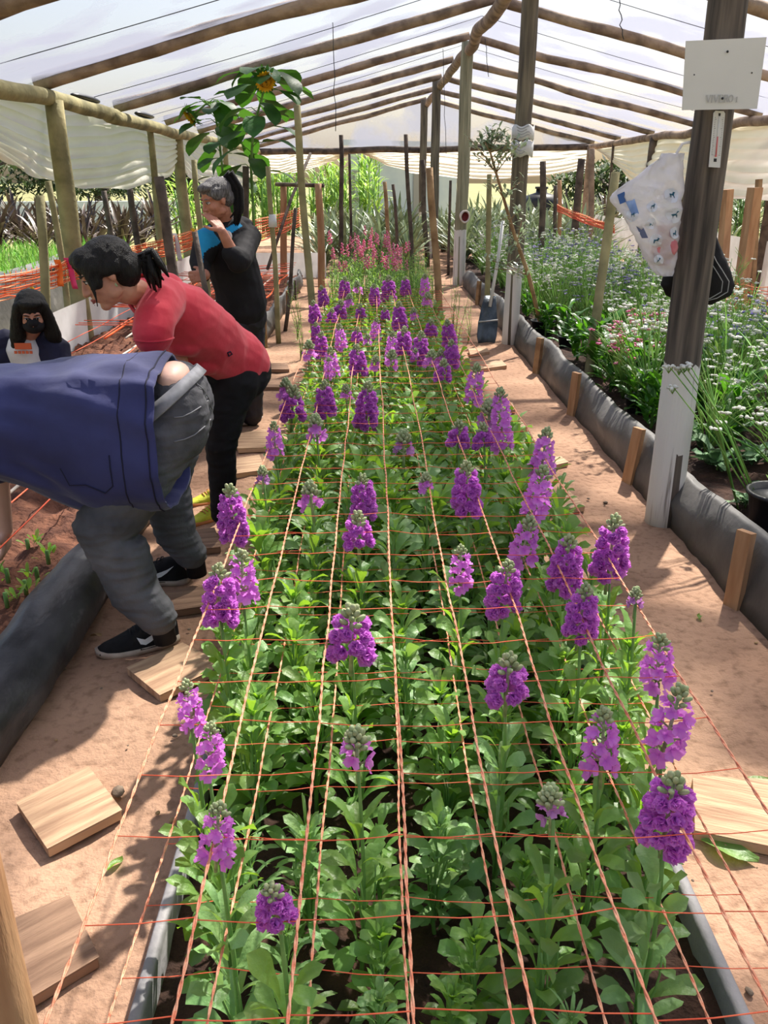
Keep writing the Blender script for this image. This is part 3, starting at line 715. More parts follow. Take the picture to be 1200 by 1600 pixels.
def double_floret(mb, c, out, r):
    A, B = frame(out)
    for ring, (k, cl) in enumerate(((6, 1.25), (5, .8), (3, .35))):
        for i in range(k):
            a = 2*PI*i/k+ring*.6+rnd(-.2,.2); up = (A*math.cos(a)+B*math.sin(a))
            dd = (up*math.sin(cl)+out*math.cos(cl)).normalized(); nn = (out*math.sin(cl)-up*math.cos(cl)).normalized()
            petal(mb, c+out*r*.15*ring, nn, dd, r*(1.05-.12*ring), r*1.25, .5, .16, rnd(0,6))
def open_floret(mb, c, out, r):
    A, B = frame(out); a0 = rnd(0,1.5)
    for i in range(4):
        a = a0+PI/2*i; up = (A*math.cos(a)+B*math.sin(a)); dd = (up*.92+out*.38).normalized(); nn = (out*.92-up*.38).normalized()
        petal(mb, c, nn, dd, r*1.25, r*1.05, rnd(-.2,.5), .10, rnd(0,6))
def spike(kind, seed, L, nf, rad, fr, m, buds=12):
    """flower spike starting at local origin, growing up; returns (florets mesh, buds mesh)"""
    random.seed(seed); fl = MB(); bd = MB(); a = 0
    for i in range(nf):
        t = i/nf; a += GA+rnd(-.2,.2); z = L*t; rr = rad*(1-.35*t**2)
        o = Vector((math.cos(a), math.sin(a), rnd(-.15,.45))).normalized()
        c = Vector((math.cos(a)*rr*.55, math.sin(a)*rr*.55, z))
        (double_floret if kind == 'double' else open_floret)(fl, c, o, fr*(1-.3*t)*rnd(.85,1.1))
        if kind != 'double': bd.tube([(0,0,z-.01), tuple(c)], [.0018,.0022], 5)
    bd.tube([(0,0,-.05),(0,0,L+.015)], [.004,.003], 6)
    for i in range(buds):
        t = i/buds; a += GA; z = L+.034*t; rr = .017*(1-t*.75)
        M = Matrix.Rotation(a, 3, 'Z') @ Matrix.Rotation(.9-.8*t, 3, 'Y')
        bd.ell((math.cos(a)*rr, math.sin(a)*rr, z), (.0055,.0055,.0115*(1-.3*t)), M, 6, 4)
    return fl, bd
SPK = {}
def defspike(key, kind, L, nf, rad, fr, m, n=3, buds=14, **kw):
    SPK[key] = []
    for s in range(n):
        fl, bd = spike(kind, s*13+hash(len(key)) % 7+1, L*rnd(.9,1.1), nf, rad, fr, m, buds)
        SPK[key].append((fl.mesh('flower_spike', m), bd.mesh('bud_tip', BUD)))
defspike('double', 'double', .115, 26, .040, .0225, PURP)
defspike('long', 'double', .15, 34, .037, .0215, PURP)
defspike('small', 'double', .065, 14, .034, .021, PURP)
defspike('open', 'open', .12, 20, .040, .021, PURP)
defspike('openlong', 'open', .19, 32, .038, .021, PURP)
defspike('bud', 'open', .035, 6, .026, .017, PURPL, buds=26)
defspike('dots', 'open', .035, 5, .026, .019, PURP, buds=22)
FL = []
for s in range(5): FL.append(stock_plant('open', 40+s))
LF = [stock_plant('leafy', 60+s) for s in range(6)]+[stock_plant('fresh', 80+s) for s in range(3)]
for r_ in FL+LF: r_['_proto'] = 1
OCC = []
BIGGRP = 'purple stocks in the far half of the net-covered bed'
def flower(px, y0, y1, key, label=None, group=None, wpx=None, z=None):
    """spike seen between pixel rows y0 (tip) and y1 (lowest floret)"""
    yc = (y0+y1)/2; z = z or rnd(.64,.68)
    c = G(px, yc, z)
    fwd = (c-co.location).dot(CM @ Vector((0,0,-1)))
    Lw = (y1-y0)/FPX*fwd/math.cos(PITCH)*.95          # real length of the spike
    fl, bd = random.choice(SPK[key])
    base_len = {'double': .115, 'long': .15, 'small': .065, 'open': .12, 'openlong': .19, 'bud': .035, 'dots': .035}[key]+.05
    sc = max(.62, min(1.5, Lw/base_len))
    z0 = c.z-Lw*.5+.012
    root = random.choice(FL).copy(); C.objects.link(root)
    src = random.choice(FL)
    lx, ly = rnd(-.02,.02), rnd(-.02,.02)
    bx = min(max(c.x, BX0+.06), BX1-.05); by = c.y+ly
    root.location = (bx, by, .05)
    h = z0-.05; fh = .44+.20
    for ch in src.children:
        k = ch.copy(); C.objects.link(k); k.parent = root
        k.scale = ((.95,.95,(h+.01)/fh) if ch.name.startswith('stem') else (rnd(.9,1.1), rnd(.9,1.1), min(1.0, h/.50)))
        k.rotation_euler[2] = rnd(0,6.28)
        if ch.name.startswith('stem'):      # lean the stem to meet the spike
            k.rotation_euler = ((0, math.atan2(c.x-bx, h), 0))
    s = bpy.data.objects.new('flower_spike', fl); C.objects.link(s); s.parent = root
    s.location = (c.x-bx, -ly, h); s.scale = (sc*rnd(1.08,1.2), sc*rnd(1.08,1.2), sc); s.rotation_euler = (rnd(-.12,.12), rnd(-.12,.12)+math.atan2(c.x-bx, h)*.5, rnd(0,6.28))
    b = bpy.data.objects.new('bud_tip', bd); C.objects.link(b); b.parent = s
    if '_proto' in root: del root['_proto']
    tag(root, label or 'purple-flowered stock among others in the far half of the long net-covered bed', 'flower plant', group or (None if label else BIGGRP))
    OCC.append((bx, by)); return root
A_ = 'purple stock '
for args in [
 (432,1378,1452,'small',A_+'with a short loose flower head nearest the bottom edge, left side'),
 (335,1250,1358,'open',A_+'with loose open flowers, lowest spike along the left edge of the bed'),
 (300,1082,1150,'open',A_+'leaning out at the left edge, its tip above another loose spike'),
 (326,1128,1215,'open',A_+'with loose open flowers just below the leaning tip at the left edge'),
 (558,1128,1202,'dots',A_+'mostly in pale bud, few flowers, lowest in the middle of the bed'),
 (862,1225,1292,'bud',A_+'nearly all cream bud with a few pink-lilac flowers, lower right'),
 (1045,1190,1332,'double',A_+'with the largest dense head, lowest on the right edge of the bed'),
 (1042,1068,1195,'open',A_+'with loose flowers directly above the largest head on the right edge'),
 (1030,980,1082,'open',A_+'topmost of the three stacked spikes at the lower right edge'),
 (944,1105,1222,'open',A_+'with loose head left of the stacked spikes at the lower right'),
 (793,1012,1102,'small',A_+'with a short dense head under pale buds, right of the middle cord'),
 (548,935,1032,'small',A_+'with short dense head under pale buds, mid bed below the middle pair'),
 (343,885,985,'double',A_+'with dense broad head at the left edge, beside the black shoe'),
 (363,745,850,'long',A_+'with tall dense head rising in front of the yellow shoes'),
 (378,852,948,'open',A_+'just below the tall dense head in front of the yellow shoes'),
 (785,868,962,'double',A_+'with dense head, left one of the cluster at mid right'),
 (885,832,925,'double',A_+'with dense head in the middle of the right-hand cluster'),
 (907,912,1004,'double',A_+'with dense head, lowest of the right-hand cluster'),
 (954,808,910,'double',A_+'with dense pyramid head, rightmost of the right-hand cluster'),
 (993,918,955,'bud',A_+'in bud, a hint of lilac, right edge below the pyramid head'),
 (720,852,925,'open',A_+'with small loose head left of the right-hand cluster'),
 (816,800,890,'open',A_+'with loose head between the tall lilac spike and the right-hand cluster'),
 (732,720,805,'double',A_+'with one dense oval head standing alone in the upper middle right'),
 (848,664,745,'open',A_+'with the tallest thin spike reaching over the right path'),
 (837,728,812,'open',A_+'directly under the tallest thin spike over the right path'),
 (568,742,815,'double',A_+'upper one of a pair of heads in the middle of the bed'),
 (560,796,858,'small',A_+'lower one of a pair of heads in the middle of the bed'),
 (487,748,798,'dots',A_+'in pale bud with one or two flowers, left of the middle pair'),
 (666,738,772,'dots',A_+'in dark bud, right of the middle pair of heads'),
 (631,668,712,'bud',A_+'in whitish bud in the middle, above the dark bud'),
 (410,728,758,'bud',A_+'in bud at the left edge, beside the knee of the woman in red'),
 (430,662,718,'open',A_+'with a small drooping loose head at the left edge beyond the grey shoe'),
 (455,598,655,'small',A_+'with a short head at the left edge level with the grey shoe'),
 (495,645,690,'dots',A_+'small and loose, between the left edge and the long double head'),
 (508,598,655,'double',A_+'with dense head, left neighbour of the long double head'),
 (571,590,672,'long',A_+'with the long double head in the upper centre of the bed'),
 (716,655,702,'small',A_+'small and loose above the single oval head'),
 (757,658,702,'small',A_+'small, at the foot of the thin tall spike by the right path'),
 (788,610,705,'openlong',A_+'with a thin tall spike at the right edge, farther than the tallest'),
 (765,618,665,'bud',A_+'faded, just left of the thin tall spike by the right path'),
 (740,570,632,'open',A_+'with a thin spike at the right edge, above the faded one'),
]: flower(*args[:4], label=args[4])
for px, a, b, k in [(692,560,597,'small'),(561,540,588,'double'),(520,545,592,'open'),(707,530,575,'double'),(703,500,542,'double'),(656,520,568,'double'),(629,510,555,'double'),
  (612,520,562,'open'),(624,472,515,'double'),(586,495,532,'open'),(558,510,535,'small'),(534,508,548,'open'),(494,505,537,'double'),(492,472,505,'double'),(530,468,497,'small'),
  (518,482,505,'small'),(506,448,478,'double'),(538,434,468,'double'),(559,430,458,'dots'),(586,444,476,'double'),(607,430,470,'double'),(634,434,462,'double'),(663,430,462,'open'),
  (673,498,525,'small'),(648,480,500,'dots'),(564,475,498,'small'),(602,480,500,'small'),(482,530,560,'dots'),(586,555,580,'dots'),(668,455,478,'dots'),(574,522,540,'dots'),(512,560,590,'open'),
  (447,590,625,'dots'),(650,545,560,'dots'),(545,458,480,'dots'),(688,545,570,'dots'),(500,520,560,'double'),(541,600,625,'dots'),(610,545,575,'dots'),(672,545,575,'dots')]:
    flower(px, a, b, k)
# leafy plants on the planting grid
y = .82; cnt = 0; row = 0
while y < 8.3:
    far = y > 4.2
    xs = [BX0+.075+i*(.15 if not far else .185) for i in range(8 if not far else 6)]
    if y < 1.75: xs = [BX0+.16+i*.15 for i in range(7 if y > 1.2 else 6)]
    for x in xs:
        xx = x+rnd(-.03,.03); yy = y+rnd(-.04,.04)+(.05 if row % 2 else 0)
        if min((math.hypot(xx-a, yy-b) for a, b in OCC), default=1) < (.085 if y < 4 else .11): continue
        near = y < 1.6; src = random.choice(LF[6:]) if random.random() < (.13 if y < 3.5 else .1) else random.choice(LF[:6])
        sc = rnd(.52,.68) if y < 1.1 else rnd(.68,.85) if y < 1.5 else rnd(.92,1.12) if y < 2.4 else rnd(1.05,1.3)
        dup(src, (xx, yy, .05), rnd(0,6.28), sc, 'leafy green stock without open flowers in the long net-covered bed', 'leafy stocks without flowers'); cnt += 1
    y += .15 if not far else .19; row += 1
print('leafy', cnt, 'flowering', len(OCC))
for r_ in FL+LF:
    for ch in list(r_.children): bpy.data.objects.remove(ch)
    bpy.data.objects.remove(r_)

# ------------------------------------------------------------------ generic plants
def proto(name, parts, cat):
    root = thing(name, 'x', cat, (0,-50,0)); root['_o'] = (0,0,0)
    for n_, m_, mb_ in parts: mb_.build(n_, m_, root)
    return root
def kill(ps):
    for r_ in ps:
        for ch in list(r_.children): bpy.data.objects.remove(ch)
        bpy.data.objects.remove(r_)
def fine_plant(seed, H=.75, fl=None, n=90):
    random.seed(seed); st = MB(); lf = MB(); fm = MB()
    for k in range(5):
        a = rnd(0,6.28); r = rnd(.02,.12); top = Vector((r*math.cos(a), r*math.sin(a), H*rnd(.8,1.05)))
        pts = [Vector((0,0,0)).lerp(top, i/5)+Vector((.02*math.sin(i), .015*math.cos(i*1.7), 0)) for i in range(6)]
        st.tube(pts, [.004-.0004*i for i in range(6)], 5)
        b = rnd(0,6)
        for i in range(n//5):
            t = i/(n/5); p = pts[0].lerp(pts[-1], .12+.88*t); b += GA
            leaf(lf, p, b, R(rnd(10,50)), rnd(.05,.09), rnd(.008,.014), rnd(.2,1.0), 3, 1, .1, .05)
        if fl:
            for i in range(10):
                t = i/10; b += GA; p = pts[-1]+Vector((0,0,-.10+.14*t)); rr = .022*(1-t*.7)
                fm.ell(p+Vector((rr*math.cos(b), rr*math.sin(b), 0)), (.016*(1-.4*t), .016*(1-.4*t), .011), None, 7, 4)
    parts = [('stem', STEM, st), ('foliage', FINE, lf)]
    if fl: parts.append(('flower_spike', fl, fm))
    return proto('snapdragon_plant' if fl else 'feathery_plant', parts, 'flower plant')
FP = [fine_plant(200+i) for i in range(3)]; SP = [fine_plant(210+i, .95, PINK) for i in range(3)]
y = 8.35
while y < 12.9:
    for i in range(6):
        x = -.38+i*.2+rnd(-.05,.05); yy = y+rnd(-.08,.08)
        dup(random.choice(FP), (x, yy, .05), rnd(0,6.3), rnd(.8,1.0)*(1.0 if y < 10.5 else .9), 'fine-leaved light green plant at the far end of the long flower bed', 'fine-leaved plants behind the purple flowers')
    y += .24
for px, py in [(541,385),(519,372),(570,368),(588,372),(571,385),(606,366),(616,374),(622,382),(560,378),(553,365),(596,385),(610,390),(630,376),(580,360)]:
    c = G(px, py+8, .95*.9)
    dup(random.choice(SP), (c.x, min(c.y, 13), .05), rnd(0,6.3), rnd(.86,.95), 'tall pink-flowered plant at the far end of the long flower bed', 'pink flowers behind the purple ones')
# bushy herbs at the sides of the bed
for (px, py, s, lab) in [(715,535,.75,'pale bushy herb at the right edge of the bed near the shovel'),(732,520,.6,'small pale bushy herb nearest the shovel'),(465,515,.8,'dark bushy herb at the left edge of the bed'),(470,545,.7,'dark bushy herb at the left edge, lower one of two'),(412,545,.5,'low dark herb at the edge of the left path behind the woman in red'),(708,505,.8,'bushy herb at the right edge behind the purple flowers')]:
    c = G(px, py+10, .05); dup(FP[1], (c.x, c.y, 0), rnd(0,6), s, lab); 
kill(FP+SP)

# right bed: statice tufts
def statice(seed, H=.62, head=WHITEF, nst=13, hs=1.0, name='statice_plant'):
    random.seed(seed); st = MB(); hd = MB()
    for k in range(nst):
        a = rnd(0,6.28); sp = rnd(.06,.30); h = H*rnd(.65,1.08); e = Vector((sp*math.cos(a), sp*math.sin(a), h))
        pts = [Vector((0,0,0)), e*.35+Vector((0,0,.06)), e*.7+Vector((0,0,.04)), e]
        st.tube(pts, [.0042,.0036,.003,.002], 5)
        for j in range(4):
            f = rnd(.7,1.0); q = e*f; b = rnd(0,6.28); q2 = q+Vector((.07*math.cos(b), .07*math.sin(b), rnd(.03,.09)))*rnd(.5,1.1)
            st.tube([q, q2], [.002,.0014], 4)
            for m_ in range(rnd(0,1) > .45 and 4 or 0):
                hd.ell(q2+Vector((rnd(-.018,.018), rnd(-.018,.018), rnd(-.003,.006))), (.011*hs, .011*hs, .006*hs), None, 6, 4)
    for k in range(46):
        a = rnd(0,6.28); leaf(st, (rnd(-.03,.03), rnd(-.03,.03), rnd(0,.25)), a, R(rnd(45,85)), rnd(.22,.5), rnd(.008,.014), rnd(.2,.9), 5, 1, .2, .02)
    r_ = proto(name, [('stem', STAT, st), ('flower_heads', head, hd)], 'flower plant'); r_.children[1]['kind'] = 'stuff'; return r_
def broad(seed, n=26, L=.2, Wd=.09, H=.15, m=DLEAF, name='leafy_plant', el=(25,70), dr=(.5,1.4), wave=.25):
    random.seed(seed); mb = MB(); st = MB()
    for k in range(n):
        a = rnd(0,6.28); z = rnd(0,H); p = Vector((rnd(-.03,.03), rnd(-.03,.03), z))
        leaf(mb, p, a, R(rnd(*el)), L*rnd(.6,1.1), Wd*rnd(.6,1.1), rnd(*dr), 6, 2, .15, wave, rnd(0,6), rnd(1,2))
    st.tube([(0,0,-.02),(0,0,H+.02)], .007, 6)
    return proto(name, [('foliage', m, mb), ('stem', STEM, st)], 'plant')
ST = [statice(300+i) for i in range(4)]; SM = [statice(310+i, .6, MAUVE) for i in range(2)]
BR = [broad(320+i, 40, .13, .055, .22) for i in range(3)]
y = 2.6
while y < 14.5:
    for i in range(5):
        x = 1.86+i*.36+rnd(-.1,.1); yy = y+rnd(-.15,.15)
        if x < 2.05 and 3.3 < yy < 8.5 and random.random() < .7: continue
        if yy < 4.4 and x < 2.15: continue
        s = random.choice(ST if random.random() < .75 or y < 5 else SM)
        mv = s in SM
        dup(s, (x, yy, .14), rnd(0,6.3), rnd(.85,1.25), 'wispy %s-flowered statice tuft in the right bed' % ('mauve' if mv else 'white'), 'mauve statice of the right bed' if mv else 'white statice of the right bed')
    y += .38
for k, (x, yy, s) in enumerate([(1.74,5.0,.95),(2.05,4.6,1.0),(1.92,5.9,1.1),(1.84,6.85,1.0),(2.2,5.35,1.1),(1.72,5.25,.8),(2.3,6.3,1.2),(1.80,5.5,1.1),(1.74,5.95,1.0),(1.95,5.25,1.1),(1.78,6.5,1.15),(2.0,6.2,1.1),(1.76,7.1,1.0),(1.95,6.9,1.2),(2.15,5.7,1.1),(1.75,4.55,.7),(2.25,4.9,1.0),(1.72,8.3,.8),(1.74,9.5,.8),(1.75,10.6,.8),(1.8,7.7,1.0)]):
    dup(BR[k % 3], (x, yy, .15), k, s*1.5, 'dark leafy plant along the inner edge of the right bed', 'dark leafy plants at the edge of the right bed')
PKP = [statice(330+i, .5, PINK, 16, 1.25, 'pink_flower_plant') for i in range(2)]
BLP = [statice(340, .5, mat('blue_bloom', (96,88,168), (130,120,200), 60, .7, trans=.3), 14, 1.2, 'blue_flower_plant')]
for k, (px, py) in enumerate([(1005,492),(975,505),(1030,500),(985,520)]):
    c = G(px, py, .62); dup(PKP[k % 2], (c.x, c.y, .14), k, .95, 'pink-flowered tuft left of the sign post in the right bed', 'pink flowers of the right bed')
for k, (px, py) in enumerate([(1130,508),(1165,505),(1140,512)]):
    c = G(px, py, .6); dup(BLP[0], (c.x, c.y, .14), k*2, .95, 'blue-violet flowered tuft right of the sign post', 'blue-violet flowers of the right bed')
# yarrow with flat white heads near the right edge
def yarrow(pxs, label, base, hs=.02):
    root = thing('yarrow_plant', label, 'flower plant', tuple(base)); st = MB(); hd = MB()
    for px, py, z in pxs:
        e = G(px, py, z); m_ = Vector(base).lerp(e, .55)+Vector((rnd(-.03,.03), rnd(-.03,.03), .04))
        st.tube([Vector(base), m_, e], [.004,.0035,.0025], 6)
        for k in range(9):
            o_ = Vector((rnd(-.022,.022), rnd(-.022,.022), rnd(-.004,.006)))
            hd.ell(e+o_, (.009,.009,.006), None, 7, 4); st.tube([e-Vector((0,0,.03)), e+o_], [.0015,.0012], 4)
    st.build('stem', STAT, root); hd.build('flower_heads', WHITEF, root)
yarrow([(1128,660,.55),(1132,645,.57),(1155,638,.58),(1165,652,.56),(1120,670,.54),(1185,648,.57),(1192,662,.55),(1190,640,.58)], 'flat white flower heads on long stems at the right edge of the picture', G(1240,760,.16))
yarrow([(1065,512,.95),(1072,508,.97),(1082,516,.94),(1090,505,.98)], 'white flower heads in front of the grey part of the sign post', (1.72,3.62,.16))
yarrow([(1062,576,.82),(1070,572,.84),(1052,605,.76),(1078,570,.84),(1046,573,.83)], 'white flower heads crossing the top of the white post foot', (1.78,3.45,.16))
KL = broad(350, 16, .26, .13, .08, mat('kale_leaf', (74,110,72), (118,150,104), 8, .6, .3, 40, trans=.2, island=.25), 'kale_plant', (15,60), (.3,.9), .5)
for k, (px, py, s) in enumerate([(1120,735,1.0),(1165,790,.6),(1100,700,.8),(1175,725,.9)]):
    c = G(px, py, .16); dup(KL, (c.x, c.y, .15), k*1.4, s*.8, ('ruffled grey-green kale beside the sign post foot','small kale seedling behind the black pot','ruffled kale half hidden by the white post foot','ruffled kale at the right edge behind the black pot')[k])
kill([KL])
# potted plants
def pot(c, r, h, label, plant=None, sc=.5, m=BLACKP):
    root = thing('plant_pot', label, 'pot', tuple(c)); mb = MB()
    prof = [(r*.74,0),(r*.97,h*.9),(r*1.06,h*.92),(r*1.06,h),(r*.95,h),(r*.93,h*.86),(.001,h*.86)]
    mb.grid([[Vector(c)+Vector((a*math.cos(t*PI/14), a*math.sin(t*PI/14), z)) for t in range(28)] for a, z in prof], True)
    mb.build('pot', m, root)
    mb = MB(); mb.grid([[Vector(c)+Vector((a*math.cos(t*PI/8), a*math.sin(t*PI/8), h*.84+.006*nz3((a*90, t, c[0])))) for t in range(16)] for a in (r*.92, r*.6, r*.3, .002)], True)
    mb.build('potting_soil', SOILD, root)
    if plant: dup(plant, (c[0], c[1], c[2]+h*.82), 1, sc, label.replace('black pot', 'plant growing in the black pot').replace('with', 'beside'))
FT = [broad(360, 60, .08, .02, .14, mat('succulent_leaf', (90,140,60), (140,180,90), 8, .5, trans=.3, island=.25), 'potted_herb', (40,85), (.1,.6), .02)]
c = G(1200,830,.15); pot((c.x+.02, c.y, .14), .13, .2, 'large black pot cut by the right edge, with a fine-leaved herb', FT[0], 1.1)
c = G(996,650,.15); pot((c.x+.01, c.y, .15), .10, .13, 'black pot beside the second edging stake, with a seedling', FT[0], .9)
c = G(838,522,.15); pot((c.x+.06, c.y, .15), .12, .14, 'black pot right of the post with labels, with a shrubby plant', BR[0], .8)
c = G(870,545,.15); pot((c.x+.1, c.y, .15), .10, .12, 'small black pot next to the one by the labelled post', FT[0], .9)
kill(ST+SM+PKP+BLP+FT)

# seedlings on the left bed
SD = broad(370, 7, .05, .022, .01, FINE, 'seedling', (30,70), (.3,.8), .1)
for k, (px, py) in enumerate([(44,855),(75,873),(12,902),(58,900),(40,920),(10,940),(30,700),(55,720)]):
    c = G(px, py, .13); dup(SD, tuple(c), k*1.1, 1.25, 'tiny green seedling in the soil of the near left bed', 'seedlings in the left bed')
kill([SD])

# sunflowers
def hleaf(mb, p, az, L, Wd, el, dr):
    leaf(mb, p, az, el, L, Wd, dr, 7, 2, .1, .08, rnd(0,6), 1.0, rnd(-.3,.3), .35)
def sunflower(pts, label, nl, seed, headdir):
    random.seed(seed); base = pts[0]; root = thing('sunflower', label, 'sunflower', tuple(base))
    st = MB(); st.tube(pts, [.02-.010*i/(len(pts)-1) for i in range(len(pts))], 9); st.build('stem', STEM, root)
    lf = MB(); pe = MB(); a = rnd(0,6)
    for i in range(nl):
        t = .40+.60*i/nl; k = t*(len(pts)-1); j = min(int(k), len(pts)-2); p = Vector(pts[j]).lerp(Vector(pts[j+1]), k-j); a += GA+rnd(-.3,.3)
        q = p+Vector((math.cos(a)*.14, math.sin(a)*.14, .05)); pe.tube([p, (p+q)/2+Vector((0,0,.03)), q], [.006,.005,.004], 5)
        hleaf(lf, q, a, rnd(.36,.48)*(1.0 if t < .95 else .75), rnd(.30,.38)*(1 if t < .95 else .75), R(rnd(-30,10)), rnd(.6,1.4))
    lf.build('leaf_cluster', SUNL, root); pe.build('leaf_stalks', STEM, root)
    top = Vector(pts[-1]); hd = Vector(headdir).normalized(); A, B = frame(hd); st2 = MB(); st2.tube([top, top+hd*.2], [.011,.013], 8); st2.build('neck', STEM, root); top = top+hd*.2
    M = Matrix((A, B, hd)).transposed(); c = top+hd*.05
    mb = MB(); mb.ell(c, (.075,.075,.03), M, 16, 8); mb.build('flower_disc', SEED, root)
    mb = MB()
    for k in range(20):
        t = 2*PI*k/20; d = A*math.cos(t)+B*math.sin(t); s_ = A*-math.sin(t)+B*math.cos(t)
        mb.grid([[c+d*(.06+.055*u)+s_*(v*.018*math.sin(PI*min(.95,.2+u*.75)))+hd*(.03*u) for v in (-1,0,1)] for u in (0,.35,.7,1)])
    mb.build('petals', PETY, root)
    mb = MB()
    for k in range(14):
        t = 2*PI*k/14; d = A*math.cos(t)+B*math.sin(t); s_ = A*-math.sin(t)+B*math.cos(t)
        mb.grid([[c-hd*.02+d*(.05+.11*u)+s_*(v*.026*math.sin(PI*min(.95,.25+u*.7)))-hd*(.03*u*u) for v in (-1,0,1)] for u in (0,.35,.7,1)])
    mb.build('sepals', SUNL, root)
Y0 = 10.6
sunflower([G(404,470,.1)*1, W(398,400,Y0), W(396,330,Y0), W(392,260,Y0), W(396,200,Y0), W(410,150,Y0), W(413,122,Y0), W(408,112,Y0-.1)], 'taller sunflower with an orange-yellow head touching the rafters', 30, 5, (.25,-.85,-.45))
Y1 = 11.2
sunflower([G(372,470,.1)*1, W(358,400,Y1), W(352,330,Y1), W(347,260,Y1), W(340,200,Y1), W(334,168,Y1), W(322,162,Y1-.1)], 'shorter sunflower on the left of the pair, its head turned down', 26, 9, (-.8,.1,-.6))
sunflower([G(330,470,.1)*1, W(316,400,11.8), W(308,330,11.8), W(302,262,11.8), W(300,235,11.8)], 'small sunflower stem without open bloom, left of the pair', 5, 12, (0,-.3,1)) if False else None

# sapling beside the labelled post
root = thing('sapling', 'young sapling with small sun-whitened leaves in front of the labelled post', 'sapling', (1.72, 8.4, .15))
tr = MB(); lf = MB(); random.seed(5)
P = [Vector((1.72,8.4,.15)), W(826,430,8.35), W(808,380,8.3), W(797,345,8.3), W(787,310,8.3), W(775,270,8.3), W(766,238,8.3), W(758,222,8.3)]
tr.tube(P, [.022,.02,.018,.016,.014,.012,.009,.006], 7)
def twig(p, q, n, s=.035):
    tr.tube([p, (p+q)/2+Vector((0,0,.02)), q], [.006,.004,.003], 5)
    for k in range(n):
        b = p.lerp(q, rnd(.2,1))+Vector((rnd(-.05,.05), rnd(-.05,.05), rnd(-.04,.05))); leaf(lf, b, rnd(0,6.28), R(rnd(-20,60)), rnd(.06,.10), s*1.3, rnd(0,1), 3, 1, .2)
for (i, tx, ty, n) in [(6,785,205,40),(6,760,210,34),(6,745,225,34),(5,795,215,40),(6,770,200,34),(5,740,238,26),(5,732,215,16),(6,800,235,30),(4,812,285,14),(4,800,300,14),(3,812,330,20),(3,780,345,14),(2,800,370,24),(2,790,400,20),(1,770,420,30),(1,760,405,30),(4,765,285,16),(2,815,345,14),(5,818,220,24),(1,812,400,16)]:
    twig(P[i], W(tx, ty, 8.3+rnd(-.2,.2)), n)
tr.build('trunk', WOODB, root); lf.build('foliage', mat('sunlit_gloss_leaf', (120,140,104), (190,204,170), 20, .35, spec=.7, trans=.2, island=.3), root)  # whitish leaf tone has the sunlit gloss put into the colour

# spiky potted plants (rows outside and at the back)
def spiky(seed, n=38, L=.75, Wd=.05, m=SPIKY, name='spiky_plant'):
    random.seed(seed); mb = MB(); st = MB()
    for k in range(n): leaf(mb, (rnd(-.04,.04), rnd(-.04,.04), .02), rnd(0,6.28), R(rnd(30,85)), L*rnd(.6,1.1), Wd, rnd(.2,1.3), 6, 1, .35, .0, 0, 3, 0, .2)
    st.tube([(0,0,-.03),(0,0,.08)], [.04,.05], 8)
    return proto(name, [('leaf_rosette', m, mb), ('crown', WOODK, st)], 'plant')
SK = [spiky(400+i) for i in range(3)]; SR = [spiky(410+i, 46, .85, .055, SPIKYR) for i in range(3)]
random.seed(11)
for r_, yy in enumerate((17.5, 19.2, 21)):
    for k in range(13):
        x = -4.2-k*.75+rnd(-.2,.2)
        dup(random.choice(SR), (x-.8, yy+rnd(-.3,.3)-k*.22, .25), rnd(0,6), rnd(1.1,1.5), 'dark reddish spiky plant in the long row outside on the left', 'spiky plants outside on the left')
for yy in (16.2, 17.0, 18, 19.6, 21.2, 22.6):
    for k in range(11):
        x = -.9+k*.52+rnd(-.15,.15)
        if 1.1 < x < 1.6 and yy < 20 or (.72 < x < 1.35 and yy < 17): continue
        dup(random.choice(SK), (x, yy+rnd(-.3,.3), .1), rnd(0,6), rnd(1.05,1.6), 'silvery green spiky plant crowded at the far end of the greenhouse', 'spiky plants at the far end')
for k in range(26):
    dup(random.choice(SK+SR[:1]), (rnd(5.6,12), rnd(25,30) if k % 2 else rnd(18,26)+4, .1), rnd(0,6), rnd(1.3,1.8), 'spiky plant outside beyond the right-hand far corner', 'spiky plants outside on the right')
for k in range(12):
    dup(random.choice(SK), (rnd(2.0,4.6), rnd(14.8,22.5), .1), rnd(0,6), rnd(1.0,1.3), 'silvery spiky plant beyond the white flowers inside the greenhouse', 'spiky plants at the right rear')
for k in range(12):
    dup(random.choice(SK), (rnd(6.6,8.6), 8.5+k*.8, .2), rnd(0,6), rnd(.9,1.2), 'spiky plant outside along the right-hand side', 'spiky plants beside the right wall')
kill(SK+SR+BR)
# grass outside left and far
def grassfield(x0, x1, y0, y1, n, z, h, label, m=GRASS, name='grass', seed=3):
    random.seed(seed); mb = MB()
    for i in range(n):
        x = rnd(x0,x1); y_ = rnd(y0,y1); a = rnd(0,6.28); leaf(mb, (x,y_,z), a, R(rnd(50,88)), h*rnd(.5,1.1), .03, rnd(.2,1.2), 3, 1, .2)
    tag(mb.build(name, m), label, 'grass', kind='stuff')
grassfield(-9.5, -4.3, 6, 15.5, 9000, .28, .42, 'bright green grass growing in the outside bed on the left')
mb = MB(); mb.box((-6.8,10.8,.13), (2.55,5,.15)); single(mb, 'outside_bed_soil', SOILD, 'soil under the grass of the outside left bed', 'soil', loc=(-6.8,10.8,0))
grassfield(-4.1, -3.1, 12, 26, 2600, 0, .16, 'short yellow-green grass just outside the left side', mat('short_grass', (150,176,70), (190,204,110), 4, .7, trans=.3, island=.3), seed=4)
